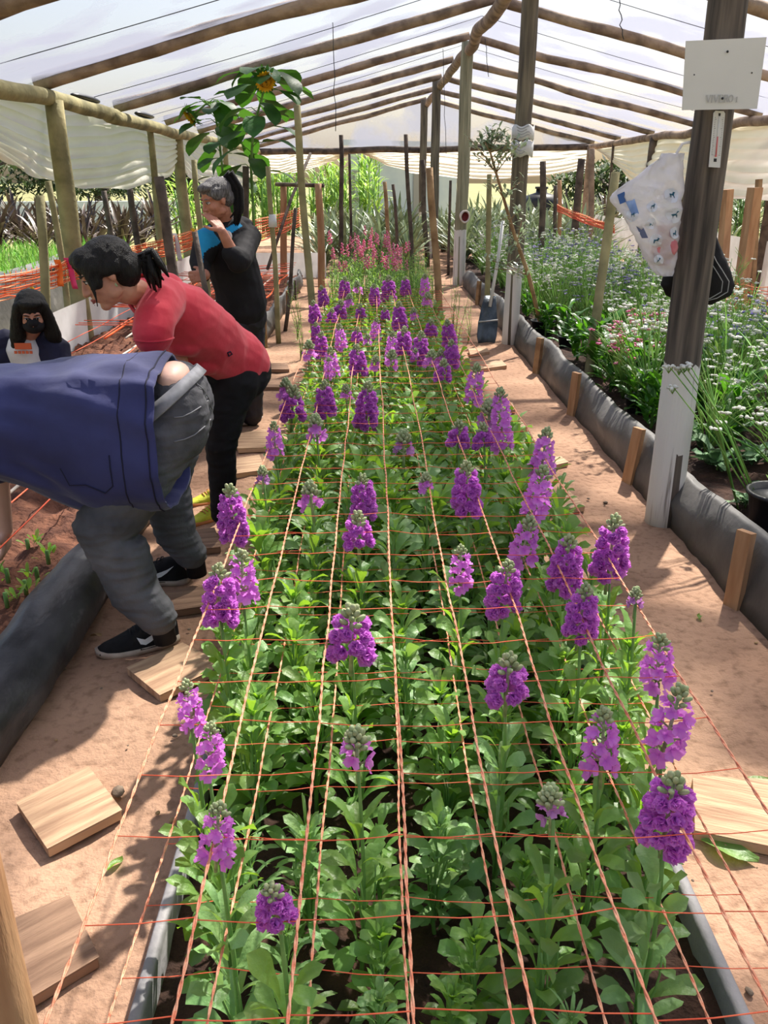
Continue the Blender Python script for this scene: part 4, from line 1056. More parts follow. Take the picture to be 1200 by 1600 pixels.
# cane hedge behind the left half of the back
def hedge(name, x0, x1, y0, y1, n, H, m, label, cat, seed, Lm=.7, Wd=.09, grp=None):
    random.seed(seed); root = thing(name, label, cat, ((x0+x1)/2,(y0+y1)/2,0), grp); lf = MB(); st = MB()
    for i in range(n):
        x = rnd(x0,x1); y_ = rnd(y0,y1); a = rnd(0,6.28); h = H*rnd(.75,1.08)*(1+.12*nz3((x*.4, y_*.3, seed)))
        st.tube([(x,y_,0),(x+rnd(-.1,.1),y_,h*.9)], [.03,.015], 4)
        for k in range(16):
            leaf(lf, (x, y_, h*rnd(.15,1)), rnd(0,6.28), R(rnd(10,80)), Lm*rnd(.5,1.1), Wd, rnd(.5,1.8), 4, 1, .2)
    st.build('stems', STEM, root); lf.build('foliage', m, root)
hedge('cane_hedge', -4.6, .2, 27, 30, 95, 2.2, CANE, 'bright yellow-green cane hedge beyond the far left of the gable', 'hedge', 31)
hedge('shrub', -5.5, -3.6, 21.5, 25, 26, 1.5, CANE, 'yellow-green shrub outside near the far left corner', 'shrub', 33)
# trees on the horizon
def tree(x, y_, H, rad, label, seed, m=TREE, grp='trees on the horizon'):
    H *= .78
    random.seed(seed); root = thing('tree', label, 'tree', (x,y_,0), grp); tk = MB(); tk.tube([(x,y_,0),(x+.2,y_,H*.35),(x,y_,H*.7)], [.35,.28,.15], 8, bumpy=.2)
    lf = MB()
    for k in range(6):
        a = rnd(0,6.28); tk.tube([(x,y_,H*.4),(x+rad*.6*math.cos(a),y_+rad*.6*math.sin(a),H*rnd(.6,.8))], [.12,.05], 6)
    for i in range(2600):
        v = Vector((random.gauss(0,1), random.gauss(0,1), random.gauss(0,1))).normalized()*rnd(.55,1)**.5
        n_ = 1+.35*nz3((v.x*2+seed, v.y*2, v.z*2)); p = Vector((x+v.x*rad*n_, y_+v.y*rad*n_, H*.6+v.z*H*.42*n_))
        if p.z < .3: continue
        leaf(lf, p, rnd(0,6.28), R(rnd(-40,60)), rnd(.25,.5), .2, rnd(0,1), 2, 1, .1)
    tk.build('trunk', WOODK, root); lf.build('crown', m, root)
for k, (x, y_, H, rd, l) in enumerate([(-22,36,4.2,4,'dark tree on the horizon at the far left'),(-15,34,4.6,3.6,'dark tree behind the near curtain on the left'),(-11,36,4.6,3,'tree beyond the spiky plants on the left'),(-27,30,3.9,3.6,'dark tree at the left edge below the curtain'),
    (-6.2,37,3.2,2.4,'small tree seen behind the sunflower leaves'),(10,36,2.9,2.6,'tree beyond the far right corner'),(14,34,2.8,3,'dark tree seen beneath the right curtain'),(20,32,2.9,3.4,'dark tree at the right edge below the curtain'),(17,22,2.5,2.2,'dark tree outside beside the square stakes')]):
    tree(x, y_, H, rd, l, 500+k)
hedge('hedge', 9.4, 10.6, 11, 26, 90, 1.5, TREE, 'dark hedge outside along the right side', 'hedge', 37, .4, .12)
# ================================================================== NETS, STRINGS
def rope(mb, pts, r, twist=True, near=3.2):
    """two twisted strands close to the viewer, a plain thin cord beyond"""
    L = 0; acc = [0]
    for i in range(1, len(pts)): L += (pts[i]-pts[i-1]).length; acc.append(L)
    def at(s):
        i = 0
        while i < len(acc)-2 and acc[i+1] < s: i += 1
        f = (s-acc[i])/max(1e-6, acc[i+1]-acc[i]); return pts[i].lerp(pts[i+1], f)
    n = int(near/.0045); A = Vector((1,0,0)); B = Vector((0,0,1))
    for ph in (0, PI):
        mb.tube([at(k*.0045)+(A*math.cos(k*.42+ph)+B*math.sin(k*.42+ph))*r*.52 for k in range(n)], r*.62, 5)
    rest = [at(near-.02)]+[p for p, s in zip(pts, acc) if s > near]
    mb.tube(rest, r*.9, 5)
def net(z, slopes, label, r, seed, y0=.62, y1=8.1, ph=0):
    random.seed(seed); h = CAMZ-z
    root = thing('support_net', label, 'net', (0, y0, z), 'string nets over the flower bed')
    xs = [s*h/math.cos(PITCH) for s in slopes]
    off = [rnd(0,9) for _ in xs]
    def P(i, y): return Vector((xs[i]+.008*nz3((y*1.3, off[i], 0))+.004*nz3((y*5, off[i], 3)), y, z+.012*nz3((y*1.1, off[i], 5))))
    for i in range(len(xs)):
        mb = MB(); rope(mb, [P(i, y0-.4+k*.1) for k in range(int((y1-y0+.4)/.1)+1)], r); mb.build('lengthwise_cord', CORD, root)
    y = y0+ph; k = 0
    while y < y1:
        mb = MB(); d = [rnd(-.012,.012) for _ in xs]
        for i in range(len(xs)-1):
            a = P(i, y+d[i]+rnd(-.006,.006)); b = P(i+1, y+d[i+1]*.6+rnd(-.006,.006)); m_ = (a+b)/2+Vector((0,0,-.004))
            mb.tube([a, m_, b], r*.42, 4)
        mb.build('cross_string', CORDT, root); y += .149+rnd(-.008,.008)
net(.65, [-.39+.144*k for k in range(8)], 'upper string net of orange cords stretched over the flowers', .0026, 1, ph=.10)
net(.435, [-.315+.1185*k for k in range(8)], 'lower string net of orange cords threaded among the leaves', .0024, 2, ph=.03)
# strings and hoses over the left bed
for k, x in enumerate((-1.42,-1.58,-1.78,-1.98,-2.2,-2.42,-2.62)):
    hose = k in (2, 4); mb = MB()
    mb.tube([(x+.02*nz3((y*.7, k, 0)), y, (.17 if hose else .30)+.02*nz3((y, k, 4))) for y in [.8+i*.4 for i in range(33)]], .009 if hose else .0035, 6)
    single(mb, 'drip_hose' if hose else 'bed_string', WIREW if hose else CORDT, ('pale drip hose lying along the left seedling bed, %s one' % ('nearer the path' if k == 2 else 'nearer the wall')) if hose else 'red-orange string stretched lengthwise over the left seedling bed', 'hose' if hose else 'string', None if hose else 'strings over the left bed', loc=(x, .8, .15))
random.seed(8)
for k in range(30):
    y = 8.2+k*.2; mb = MB(); y2 = y+rnd(-.5,.5)
    mb.tube([(-1.22, y, .34+rnd(-.02,.02)), (-2.0, (y+y2)/2, .31), (-2.78, y2, .34)], .004, 4)
    single(mb, 'bed_string', CORDT, 'orange string across the far part of the left bed', 'string', 'cross strings of the far left bed', loc=(-1.22, y, .3))
for k in range(7):
    mb = MB(); x = -1.35-k*.2; mb.tube([(x+.04*nz3((y*1.2, k, 7)), y, .20+.02*nz3((y*2, k, 4))) for y in [8+i*.3 for i in range(20)]], .011, 5)
    single(mb, 'drip_hose', WIREW if k % 2 else ORNET, 'thin hose lying on the far part of the left bed', 'hose', 'hoses on the far left bed', loc=(x, 8, .2))
# orange string bands on the left posts
def band(a0, a1, b0, b1, n, label, r=.004, seed=0, m=ORNET, sag=.03, name='string_band'):
    random.seed(seed); root = thing(name, label, 'net', tuple(a0))
    for k in range(n):
        t = k/(n-1); p = a0.lerp(a1, t); q = b0.lerp(b1, t); mb = MB()
        mb.tube([p.lerp(q, i/12)+Vector((.012*nz3((i*.6, k, seed)), 0, .02*nz3((i*.5, k*.7, 3))-sag*math.sin(PI*i/12)*rnd(.5,1))) for i in range(13)], r, 4); mb.build('string', m if k % 3 else PEACH, root)
    mb = MB()
    for k in range(int((b0-a0).length/.09)):
        t = (k+.5)/((b0-a0).length/.09); p = a0.lerp(b0, t); q = a1.lerp(b1, t); mb.tube([p, (p+q)/2+Vector((0, .03*rnd(-1,1), 0)), q], r*.6, 4)
    o = mb.build('cross_strings', m, root); o['kind'] = 'stuff'
band(W(-60,440,5.3), W(-60,478,5.3), W(118,404,7.2), W(118,437,7.2), 13, 'bright orange string net band passing behind the seated person', seed=1, r=.0045)
band(W(118,404,7.2), W(118,437,7.2), W(213,384,9.6), W(213,410,9.6), 11, 'orange string net band behind the head of the woman in red', seed=2, r=.005)
band(W(213,384,9.6), W(213,410,9.6), W(325,352,13.6), W(325,380,13.6), 11, 'orange string net band running to the standing woman', seed=3, r=.006)
band(W(375,348,12), W(375,385,12), W(470,325,14.5), W(470,352,14.5), 9, 'reddish orange string band in the far left bed', seed=4, r=.008, m=CORDT)
band(W(865,318,15), W(865,326,15), W(960,352,12), W(960,364,12), 6, 'orange strings beside the stout leaning stake', seed=5, r=.009, m=CORDT)
band(W(1055,425,8.6), W(1055,462,8.6), W(1230,452,7.4), W(1230,500,7.4), 9, 'orange string net band low on the right, behind the sign post', seed=6, r=.004, m=CORDT)
def ribbon(p0, p1, tt, L, m, label, wd=.03, lean=.02):
    root = MB(); rows = []; c0 = p0.lerp(p1, tt)+Vector((0,-.012,.02))
    for i in range(9):
        t = i/8; c = c0+Vector((lean*t, 0, -L*t)); a = c-Vector((wd/2,0,0)); b = c+Vector((wd/2,0,0))
        d = Vector((0, .02*math.sin(t*5), 0)); rows.append([a+d, (a+b)/2+d*1.6, b+d])
    root.grid(rows); o = single(root, 'ribbon', m, label, 'ribbon', loc=tuple(rows[0][1])); s_ = o.modifiers.new('s', 'SOLIDIFY'); s_.thickness = .0015
N0, N1, N2, N3 = W(-60,440,5.3), W(118,404,7.2), W(213,384,9.6), W(325,352,13.6)
ribbon(N0, N1, .80, .20, ORIB,'orange ribbon hanging from the net above the seated person',.05,.01); ribbon(W(-60,478,5.3), W(118,437,7.2), .55, .17, YRIB,'yellow ribbon hanging beside the hair of the seated person',.03,.03)
ribbon(N0, N1, .90, .24, PRIB,'pink ribbon tied to the orange net',.045,.05); ribbon(N2, N3, .45, .34, WRIB,'white ribbon tied to the orange net',.06,.05); ribbon(N2, N3, .72, .36, YRIB,'yellow ribbon tied to the orange net',.05,.03)

# ================================================================== THINGS ON THE POSTS
# sign
Q = [W(1066,172,3.715), W(1183,170,3.70), W(1198,58,3.70), W(1072,64,3.715)]
ux = (Q[1]-Q[0]).normalized(); uz = (Q[3]-Q[0]); uz = (uz-ux*uz.dot(ux)).normalized(); un = uz.cross(ux).normalized()
if un.y > 0: un = -un
root = thing('sign', 'square white sign with faded lettering screwed to the thick dark post', 'sign', tuple(Q[0]))
mb = MB(); mb.prism([q for q in Q], -un*.006); o = mb.build('sign_board', SIGN, root, smooth=False)
SM4 = Matrix((ux, uz, -un if False else un)).transposed().to_4x4()
# right handed basis: x=ux, y=uz, z=normal towards camera
nn = ux.cross(uz); nn = nn if nn.y < 0 else -nn
SM4 = Matrix((ux, uz, ux.cross(uz))).transposed().to_4x4()
def text(s, size, pos, M4, m, parent, name='lettering', ext=.0006, bold=.0, align='CENTER', shear=0):
    cu = bpy.data.curves.new(name, 'FONT'); cu.body = s; cu.size = size; cu.extrude = ext; cu.offset = bold; cu.align_x = align; cu.shear = shear
    t = bpy.data.objects.new(name, cu); C.objects.link(t); dg = bpy.context.evaluated_depsgraph_get(); dg.update()
    me = bpy.data.meshes.new_from_object(t.evaluated_get(dg)); bpy.data.objects.remove(t); me.materials.clear(); me.materials.append(m)
    M = Matrix.Translation(Vector(pos)-Vector(parent['_o'])) @ M4; me.transform(M)
    o = bpy.data.objects.new(name, me); C.objects.link(o); o.parent = parent; return o
# letters with serifs: built strokes
def letters(s, h, pos, M4, m, parent):
    mb = MB(); x = 0; t = h*.16; sf = h*.07
    def st(x0, y0, x1, y1, wd):
        d = Vector((x1-x0, y1-y0, 0)); nn_ = Vector((-d.y, d.x, 0)).normalized()*wd/2
        mb.prism([Vector((x0,y0,0))-nn_, Vector((x1,y1,0))-nn_, Vector((x1,y1,0))+nn_, Vector((x0,y0,0))+nn_], (0,0,.0008))
    for ch in s:
        if ch == 'V': st(x+.05*h,h,x+.36*h,0,t); st(x+.36*h,0,x+.62*h,h,t*.5); st(x-.05*h,h,x+.22*h,h,sf); st(x+.5*h,h,x+.74*h,h,sf); x += .78*h
        elif ch == 'I': st(x+.13*h,0,x+.13*h,h,t); st(x,h,x+.27*h,h,sf); st(x,0,x+.27*h,0,sf); x += .38*h
        elif ch == 'E': st(x+.12*h,0,x+.12*h,h,t); st(x,h,x+.58*h,h,sf); st(x,0,x+.6*h,0,sf); st(x+.12*h,.5*h,x+.45*h,.5*h,sf); st(x+.57*h,h,x+.57*h,.8*h,sf*.8); st(x+.59*h,0,x+.59*h,.22*h,sf*.8); x += .74*h
        elif ch == 'R':
            st(x+.12*h,0,x+.12*h,h,t); st(x,0,x+.27*h,0,sf); st(x,h,x+.4*h,h,sf); st(x+.12*h,.5*h,x+.4*h,.5*h,sf); st(x+.36*h,.5*h,x+.65*h,0,t*.8)
            for k in range(6):
                a = -PI/2+PI*k/6; b = a+PI/6; st(x+.4*h+.17*h*math.cos(a), .75*h+.25*h*math.sin(a), x+.4*h+.17*h*math.cos(b), .75*h+.25*h*math.sin(b), t*.8)
            x += .76*h
        elif ch == 'O':
            for k in range(14):
                a = 2*PI*k/14; b = a+2*PI/14; st(x+.34*h+.3*h*math.cos(a), .5*h+.48*h*math.sin(a), x+.34*h+.3*h*math.cos(b), .5*h+.48*h*math.sin(b), t*(.45+.55*abs(math.cos(a))))
            x += .78*h
        elif ch == '1': st(x+.16*h,0,x+.16*h,.72*h,t*.9); st(x,0,x+.32*h,0,sf); st(x+.02*h,.6*h,x+.16*h,.72*h,sf); x += .4*h
        else: x += .3*h
    mb.v = [tuple(Vector((v[0]-x/2, v[1], v[2]))) for v in mb.v]
    o = mb.build('lettering', m, parent, smooth=False, origin=(0,0,0)); o.data.transform(Matrix.Translation(Vector(pos)-Vector(parent['_o'])) @ M4); return o
letters('VIVERO 1', .026, W(1127,160,3.708)+nn*.006, SM4, SIGNT, root)
for px, py, r in ((1136,81,.005),(1084,117,.003),(1174,114,.003),(1128,154,.005)):
    mb = MB(); mb.ell(W(px,py,3.706)+nn*.006, (r,r*.5,r), seg=8, rings=5); mb.build('screw', DARK, root)
# thermometer
Yt = 3.755
root = thing('thermometer', 'white wall thermometer on the thick dark post under the sign', 'thermometer', tuple(W(1119,260,Yt)))
a, b, c_, d_ = W(1107,261,Yt), W(1124,262,Yt), W(1134,174,Yt), W(1115,173,Yt)
tx = (b-a).normalized(); tz = (d_-a); tz = (tz-tx*tz.dot(tx)); th_ = tz.length; tz.normalize(); tw = (b-a).length; tn = tx.cross(tz); tn = tn if tn.y < 0 else -tn
sh_ = ((d_-a).dot(tx))/th_
def TP(u, v, e=0): return a+tx*(u*tw+sh_*v*th_)+tz*(v*th_)+tn*e
out = [TP(.0,0), TP(1,0), TP(1,.96), TP(.85,1.0), TP(.15,1.0), TP(0,.96)]
mb = MB(); mb.prism(out, tn*.007); mb.build('scale_plate', SIGN, root, smooth=False)
mb = MB(); mb.tube([TP(.5,.22,.009), TP(.5,.90,.009)], .0028, 8); mb.build('glass_tube', SIGN, root)
mb = MB(); mb.tube([TP(.5,.22,.010), TP(.5,.55,.010)], .0030, 8); mb.ell(TP(.5,.21,.010), .005, seg=8, rings=5); mb.build('red_column', REDL, root)
mb = MB()
for k in range(22):
    v = .22+.66*k/21; w_ = .16 if k % 5 == 0 else .09
    for s0 in (.10, .90-w_):
        mb.prism([TP(s0,v,.0075), TP(s0+w_,v,.0075), TP(s0+w_,v+.006,.0075), TP(s0,v+.006,.0075)], tn*.0004)
mb.prism([TP(.36,.1,.0075), TP(.62,.1,.0075), TP(.62,.16,.0075), TP(.36,.16,.0075)], tn*.0005); mb.prism([TP(.42,.91,.0075), TP(.58,.91,.0075), TP(.6,.96,.0075), TP(.4,.96,.0075)], tn*.0005)
mb.build('scale_marks', DARK, root, smooth=False)

def pillow(rows_px, Y, dep, wr, seed, n=28, exp=1.0):
    """closed bag lofted from px rows (y, xl, xr); returns verts rows (top to bottom)"""
    R_ = []
    ys = [r[0] for r in rows_px]; m_ = 34
    def lerp_row(y):
        for i in range(len(rows_px)-1):
            if rows_px[i][0] <= y <= rows_px[i+1][0]:
                f = (y-rows_px[i][0])/(rows_px[i+1][0]-rows_px[i][0]); return [rows_px[i][k]*(1-f)+rows_px[i+1][k]*f for k in (1,2)]
        return rows_px[-1][1:]
    for k in range(m_+1):
        t = k/m_; y = ys[0]+(ys[-1]-ys[0])*t; xl, xr = lerp_row(y); row = []
        for j in range(n):
            a_ = 2*PI*j/n; u = (1-math.cos(a_))/2; x = xl+(xr-xl)*u; s_ = math.sin(a_)
            dd = dep*(s_)*(math.sin(PI*min(.97,max(.06,t)))**.6)
            p = W(x, y, Y)
            p = p+Vector((wr*.5*nz3((x*.05, y*.05, s_+seed)), -dd+wr*nz3((x*.07+s_, y*.045, seed))+wr*.6*nz3((x*.2+s_, y*.09, seed)), wr*.3*nz3((x*.1, y*.1, seed+3))))
            row.append(p)
        R_.append(row)
    return R_
def pil_mb(R_):
    mb = MB(); b = mb.grid(R_, True); n = len(R_[0]); mb.f.append(tuple(b+j for j in range(n))[::-1]); mb.f.append(tuple(b+(len(R_)-1)*n+j for j in range(n))); return mb
BR_ = [(240,1036,1068),(262,1010,1069),(285,980,1068),(305,953,1067),(320,957,1066),(350,982,1063),(375,995,1061),(400,1003,1058),(420,1017,1054),(432,1034,1048)]
YB = 3.84
rp_ = pillow(BR_, YB, .035, .028, 3); root = thing('plastic_bag', 'clear crumpled plastic bag with round animal logos hung on the dark post', 'bag', tuple(W(1040,430,YB)))
pil_mb(rp_).build('bag_film', BAG, root)
mb = MB(); mb.tube([W(1052,248,YB), W(1066,225,YB), W(1078,222,YB-.02)], .006, 6); mb.build('handle', BAG, root)
mb = pil_mb(pillow([(352,1030,1052),(372,1020,1058),(395,1018,1056),(415,1028,1050)], YB+.0, .022, .02, 8)); mb.build('pink_contents', mat('pink_cloth_in_bag', (196,112,120), (226,160,160), 10, .7), root)
def front(px, py):      # front surface of the bag at a pixel
    y0, y1 = BR_[0][0], BR_[-1][0]; t = (py-y0)/(y1-y0)
    for i in range(len(BR_)-1):
        if BR_[i][0] <= py <= BR_[i+1][0]:
            f = (py-BR_[i][0])/(BR_[i+1][0]-BR_[i][0]); xl = BR_[i][1]*(1-f)+BR_[i+1][1]*f; xr = BR_[i][2]*(1-f)+BR_[i+1][2]*f
    u = min(.999, max(.001, (px-xl)/(xr-xl))); a_ = math.acos(1-2*u); s_ = math.sin(a_)
    dd = .035*s_*(math.sin(PI*min(.97,max(.06,t)))**.6); wr = .028; seed = 3
    p = W(px, py, YB)
    return p+Vector((wr*.5*nz3((px*.05, py*.05, s_+seed)), -dd+wr*nz3((px*.07+s_, py*.045, seed))+wr*.6*nz3((px*.2+s_, py*.09, seed))-.003, wr*.3*nz3((px*.1, py*.1, seed+3))))
def patch(px, py, poly, m, name, off=0.0, sc=1.0, rot=0.0):
    mb = MB(); pts = []; c0 = front(px, py)
    for x, y in poly:
        xr = x*math.cos(rot)-y*math.sin(rot); yr = x*math.sin(rot)+y*math.cos(rot); pts.append(front(px+xr*sc, py-yr*sc)+Vector((0,-off,0)))
    mb.v = [tuple(p) for p in pts]+[tuple(c0+Vector((0,-off,0)))]; n = len(pts)
    mb.f = [(i, (i+1) % n, n) for i in range(n)]
    return mb
ring = [(math.cos(2*PI*k/18), math.sin(2*PI*k/18)) for k in range(18)]
body = [(-.5,.1),(-.42,.25),(.1,.22),(.28,.45),(.22,.75),(.42,.62),(.62,.5),(.5,.36),(.4,.05),(.42,-.5),(.3,-.5),(.22,-.08),(-.2,-.02),(-.32,-.5),(-.46,-.5),(-.42,-.05)]
LOGOW = mat('pale_logo_disc', (206,210,222), (224,226,234), 4, .5)
for k, (px, py, r) in enumerate(((1046,305,12),(1050,336,12.5),(1016,322,9),(984,336,10),(1014,349,9),(1021,375,10),(1050,364,9),(1027,406,9))):
    d = patch(px, py, ring, LOGOW, 'logo', .001, r); o = d.build('round_logo', LOGOW, root)
    mb = MB(); pts = [front(px+x*r*.72, py-y*r*.72)+Vector((0,-.003,0)) for x, y in body]; mb.prism(pts, (0,-.0006,0)); e = mb.build('animal_mark', TEALI, o, origin=root['_o'])
for px, py, pl, m_ in ((968,309,[(-8,5),(4,10),(8,-6),(-4,-10)],BLUEI),(984,322,[(-10,8),(3,12),(12,-12),(0,-16)],mat('pale_blue_ink', (120,150,206), (160,184,226), 20, .6)),(1001,362,[(-7,8),(2,9),(6,-8),(-1,-9)],mat('slate_ink', (96,104,136), None, 5, .6))):
    patch(px, py, pl, m_, 'p', .0015, 1).build('blue_print', m_, root)
# black padded bag behind the post
rp_ = pillow([(370,1104,1120),(398,1078,1131),(425,1040,1142),(445,1031,1148),(462,1040,1142),(476,1072,1112)], 4.04, .06, .01, 5, 30)
root = thing('padded_bag', 'black padded pouch with pale piping hanging behind the dark post', 'bag', tuple(W(1095,470,4.04)))
pil_mb(rp_).build('pouch', BLKC, root)
for off in (0, 10):
    mb = MB(); pts = [W(x-off, y, 3.975+.0) for x, y in ((1112,392),(1119,408),(1130,425),(1139,440),(1137,456),(1120,466),(1104,470))]
    mb.tube(pts, .0022, 5); mb.build('piping', SIGNT, root)
mb = MB(); mb.tube([W(1108,375,4.02), W(1095,330,3.98), W(1088,260,3.96)], .006, 6); mb.build('strap', BLKC, root)
# paper labels round the second post
root = thing('paper_labels', 'two white paper labels tied around the brown post above the sapling', 'label', tuple(W(809,245,8.66)))
for (ya, yb) in ((196,218),(220,244)):
    mb = MB(); rows = []
    for t in (0,.5,1):
        z0 = W(809, ya+(yb-ya)*t, 8.66).z
        rows.append([(1.46+.107*math.sin(a_), 8.75-.107*math.cos(a_), z0+.012*math.sin(a_*5)) for a_ in [-1.9+.2*i for i in range(20)]])
    mb.grid(rows); o = mb.build('paper', SIGN, root); s_ = o.modifiers.new('s', 'SOLIDIFY'); s_.thickness = .002; s_.offset = 0
    mb = MB()
    for k in range(4):
        z0 = W(809, ya+(yb-ya)*(.2+.2*k), 8.66).z; a0 = rnd(-1.2,-.6)
        mb.grid([[(1.46+.1105*math.sin(a_), 8.75-.1105*math.cos(a_), z0+dz+.012*math.sin(a_*5)) for a_ in [a0+.12*i for i in range(int(rnd(8,15)))]] for dz in (0,.012)])
    mb.build('handwriting', SIGNT, o, origin=root['_o'])
# cup trap on the third post
c = W(723,337,13.86); root = thing('cup_trap', 'small cream cup with dark red inside tied to the greenish post', 'cup', tuple(c))
mb = MB(); ax = Vector((.25,-1,-.1)).normalized(); A, B = frame(ax)
def ringp(cc, r, e=1): return [cc+A*(r*math.cos(2*PI*k/20))+B*(r*1.25*math.sin(2*PI*k/20)) for k in range(20)]
mb.grid([ringp(c+ax*d, r) for d, r in ((-.04,.02),(-.02,.05),(.05,.07),(.12,.08),(.122,.062),(.10,.054))], True); mb.build('cup', CREAM, root)
mb = MB(); mb.grid([ringp(c+ax*d, r) for d, r in ((.115,.054),(.07,.04),(.06,.002))], True); mb.build('inside', MAROON, root)
# shovel leaning on the right edging
b0 = G(757,540,.0); root = thing('shovel', 'shovel with dark blade and pale handle leaning on the right bed edging', 'shovel', tuple(b0))
t0 = W(768,462,9.0); t1 = W(786,345,9.2); mb = MB(); mb.tube([t0+(t0-t1)*.15, t0.lerp(t1,.5)+Vector((.01,0,0)), t1], .018, 9); mb.build('handle', WHITEP, root)
mb = MB(); rows = []
for (y, xl, xr, Yy) in ((462,757,775,8.98),(480,752,776,8.93),(500,748,777,8.88),(504,747,778,8.86),(525,745,776,8.80),(541,748,772,8.76)):
    rows.append([W(xl+(xr-xl)*u, y, Yy+.05*math.cos((u-.5)*PI)) for u in (0,.25,.5,.75,1)])
mb.grid(rows); o = mb.build('blade', mat('worn_dark_steel', (50,58,66), (88,98,108), 8, .4, .2, 20, metal=.4), root); s_ = o.modifiers.new('s','SOLIDIFY'); s_.thickness = .006
mb = MB(); mb.tube([W(747,503,8.84), W(778,500,8.84)], .008, 6); mb.build('blade_rib', SIGNT, root)
# water tank
c = G(828,352,0.0); c = Vector((4.9, 25.6, 0)); root = thing('water_tank', 'black ribbed water tank outside beyond the far gable', 'tank', tuple(c)); mb = MB()
pf = [(.55,0),(.55,.3),(.58,.34),(.55,.38),(.55,.7),(.58,.74),(.55,.78),(.54,1.0),(.42,1.18),(.16,1.26),(.15,1.36),(.001,1.38)]
mb.grid([[c+Vector((r*math.cos(2*PI*k/28), r*math.sin(2*PI*k/28), z)) for k in range(28)] for r, z in pf], True); mb.build('tank_body', BLACKP, root)
mb = MB(); mb.tube([c+Vector((0,0,1.36)), c+Vector((0,0,1.42))], .19, 16); mb.build('lid', BLACKP, root)
# table with white things near the tank
c = Vector((3.6, 20.5, 0)); root = thing('work_table', 'low pale table heaped with sacks beyond the labelled post', 'table', tuple(c))
mb = MB(); mb.box(c+Vector((0,0,.62)), (.7,.4,.025)); mb.build('tabletop', BOARD2, root)
for sx in (-.6,.6):
    for sy in (-.32,.32): mb = MB(); mb.box(c+Vector((sx,sy,.3)), (.03,.03,.3)); mb.build('leg', WOODK, root)
mb = MB(); mb.ell(c+Vector((-.2,0,.74)), (.4,.25,.11)); single(mb, 'sack', CREAM, 'cream sack lying on the low table', 'sack', loc=tuple(c+Vector((-.2,0,.645))))
# white building behind
a = W(548,244,31); b = W(715,240,33); root = thing('building', 'white building with a small vent and door beyond the gable', 'building', (a.x, a.y, 0))
P0 = Vector((a.x, a.y, 0)); P1 = Vector((b.x, b.y, 0)); mb = MB(); mb.prism([P0, P1, P1+Vector((.3,4,0)), P0+Vector((.3,4,0))], (0,0,2.75)); mb.build('wall', BUILD, root, smooth=False)
mb = MB(); e_ = (P1-P0).normalized(); o_ = Vector((0,-.1,0))
def bb(u0,u1,z0,z1,d,m,name): mb = MB(); q0 = P0+e_*u0+Vector((0,-d,z0)); mb.prism([q0, q0+e_*(u1-u0), q0+e_*(u1-u0)+Vector((0,0,z1-z0)), q0+Vector((0,0,z1-z0))], (0,d*.9,0)); return mb.build(name, m, root, smooth=False)
bb(-.3,4.6,2.68,2.85,.5,SIGN,'roof_edge'); bb(.45,1.05,2.28,2.36,.03,TILE,'vent'); bb(.05,.95,.9,1.9,.03,TILE,'door'); bb(.14,.86,1.0,1.8,.05,SIGN,'door_panel'); bb(2.5,2.75,.2,2.6,.06,TILE,'down_pipe')
# parked vehicle seen behind the sunflowers (left distance) and low white wall outside
mb = MB(); a = Vector((-16,30,0)); mb.prism([a, a+Vector((9,2,0)), a+Vector((9,2.3,0)), a+Vector((0,.3,0))], (0,0,.9))
single(mb, 'garden_wall', BUILD, 'low pale wall outside in the left distance', 'wall', loc=tuple(a), smooth=False)
for (x, y, w_, h_, lab) in ((7.2,9.5,.9,.75,'white plastic-wrapped block outside beside the square stakes'),):
    mb = MB(); mb.box((x,y,h_/2), (w_,2.6,h_/2)); single(mb, 'wrapped_stack', WHITEP, lab, 'stack', loc=(x,y,0), smooth=False)
# ================================================================== PEOPLE
def sculpt(mb, name, m, parent, vox=.006, smooth=6, folds=0.0, fscale=6.0, fdir=(1,1,1)):
    """melt overlapping closed shapes into one continuous skin"""
    me = mb.mesh(name, m, True, parent['_o']); o = bpy.data.objects.new(name, me); C.objects.link(o)
    r = o.modifiers.new('r', 'REMESH'); r.mode = 'VOXEL'; r.voxel_size = vox; r.use_smooth_shade = True
    s = o.modifiers.new('s', 'SMOOTH'); s.factor = .5; s.iterations = smooth
    dg = bpy.context.evaluated_depsgraph_get(); dg.update()
    me2 = bpy.data.meshes.new_from_object(o.evaluated_get(dg)); bpy.data.objects.remove(o)
    if folds:
        nr = [v.normal.copy() for v in me2.vertices]; fd = Vector(fdir)
        for v, n_ in zip(me2.vertices, nr):
            q = Vector((v.co.x*fd.x, v.co.y*fd.y, v.co.z*fd.z))*fscale
            w_ = noise.noise(q+Vector((0,0,7))); rr = 1-abs(w_)*2.2
            v.co += n_*folds*(rr*.7+.5*noise.noise(q*2.3))
    me2.polygons.foreach_set('use_smooth', [True]*len(me2.polygons)); me2.materials.clear(); me2.materials.append(m); me2.name = name
    o = bpy.data.objects.new(name, me2); C.objects.link(o); o.parent = parent; return o
def limb(mb, pts, rad, seg=12): mb.tube(pts, rad, seg, round_ends=True)
def basis(f, up):
    f = Vector(f).normalized(); u = Vector(up); u = (u-f*u.dot(f)).normalized(); r = f.cross(u).normalized(); return r, f, u
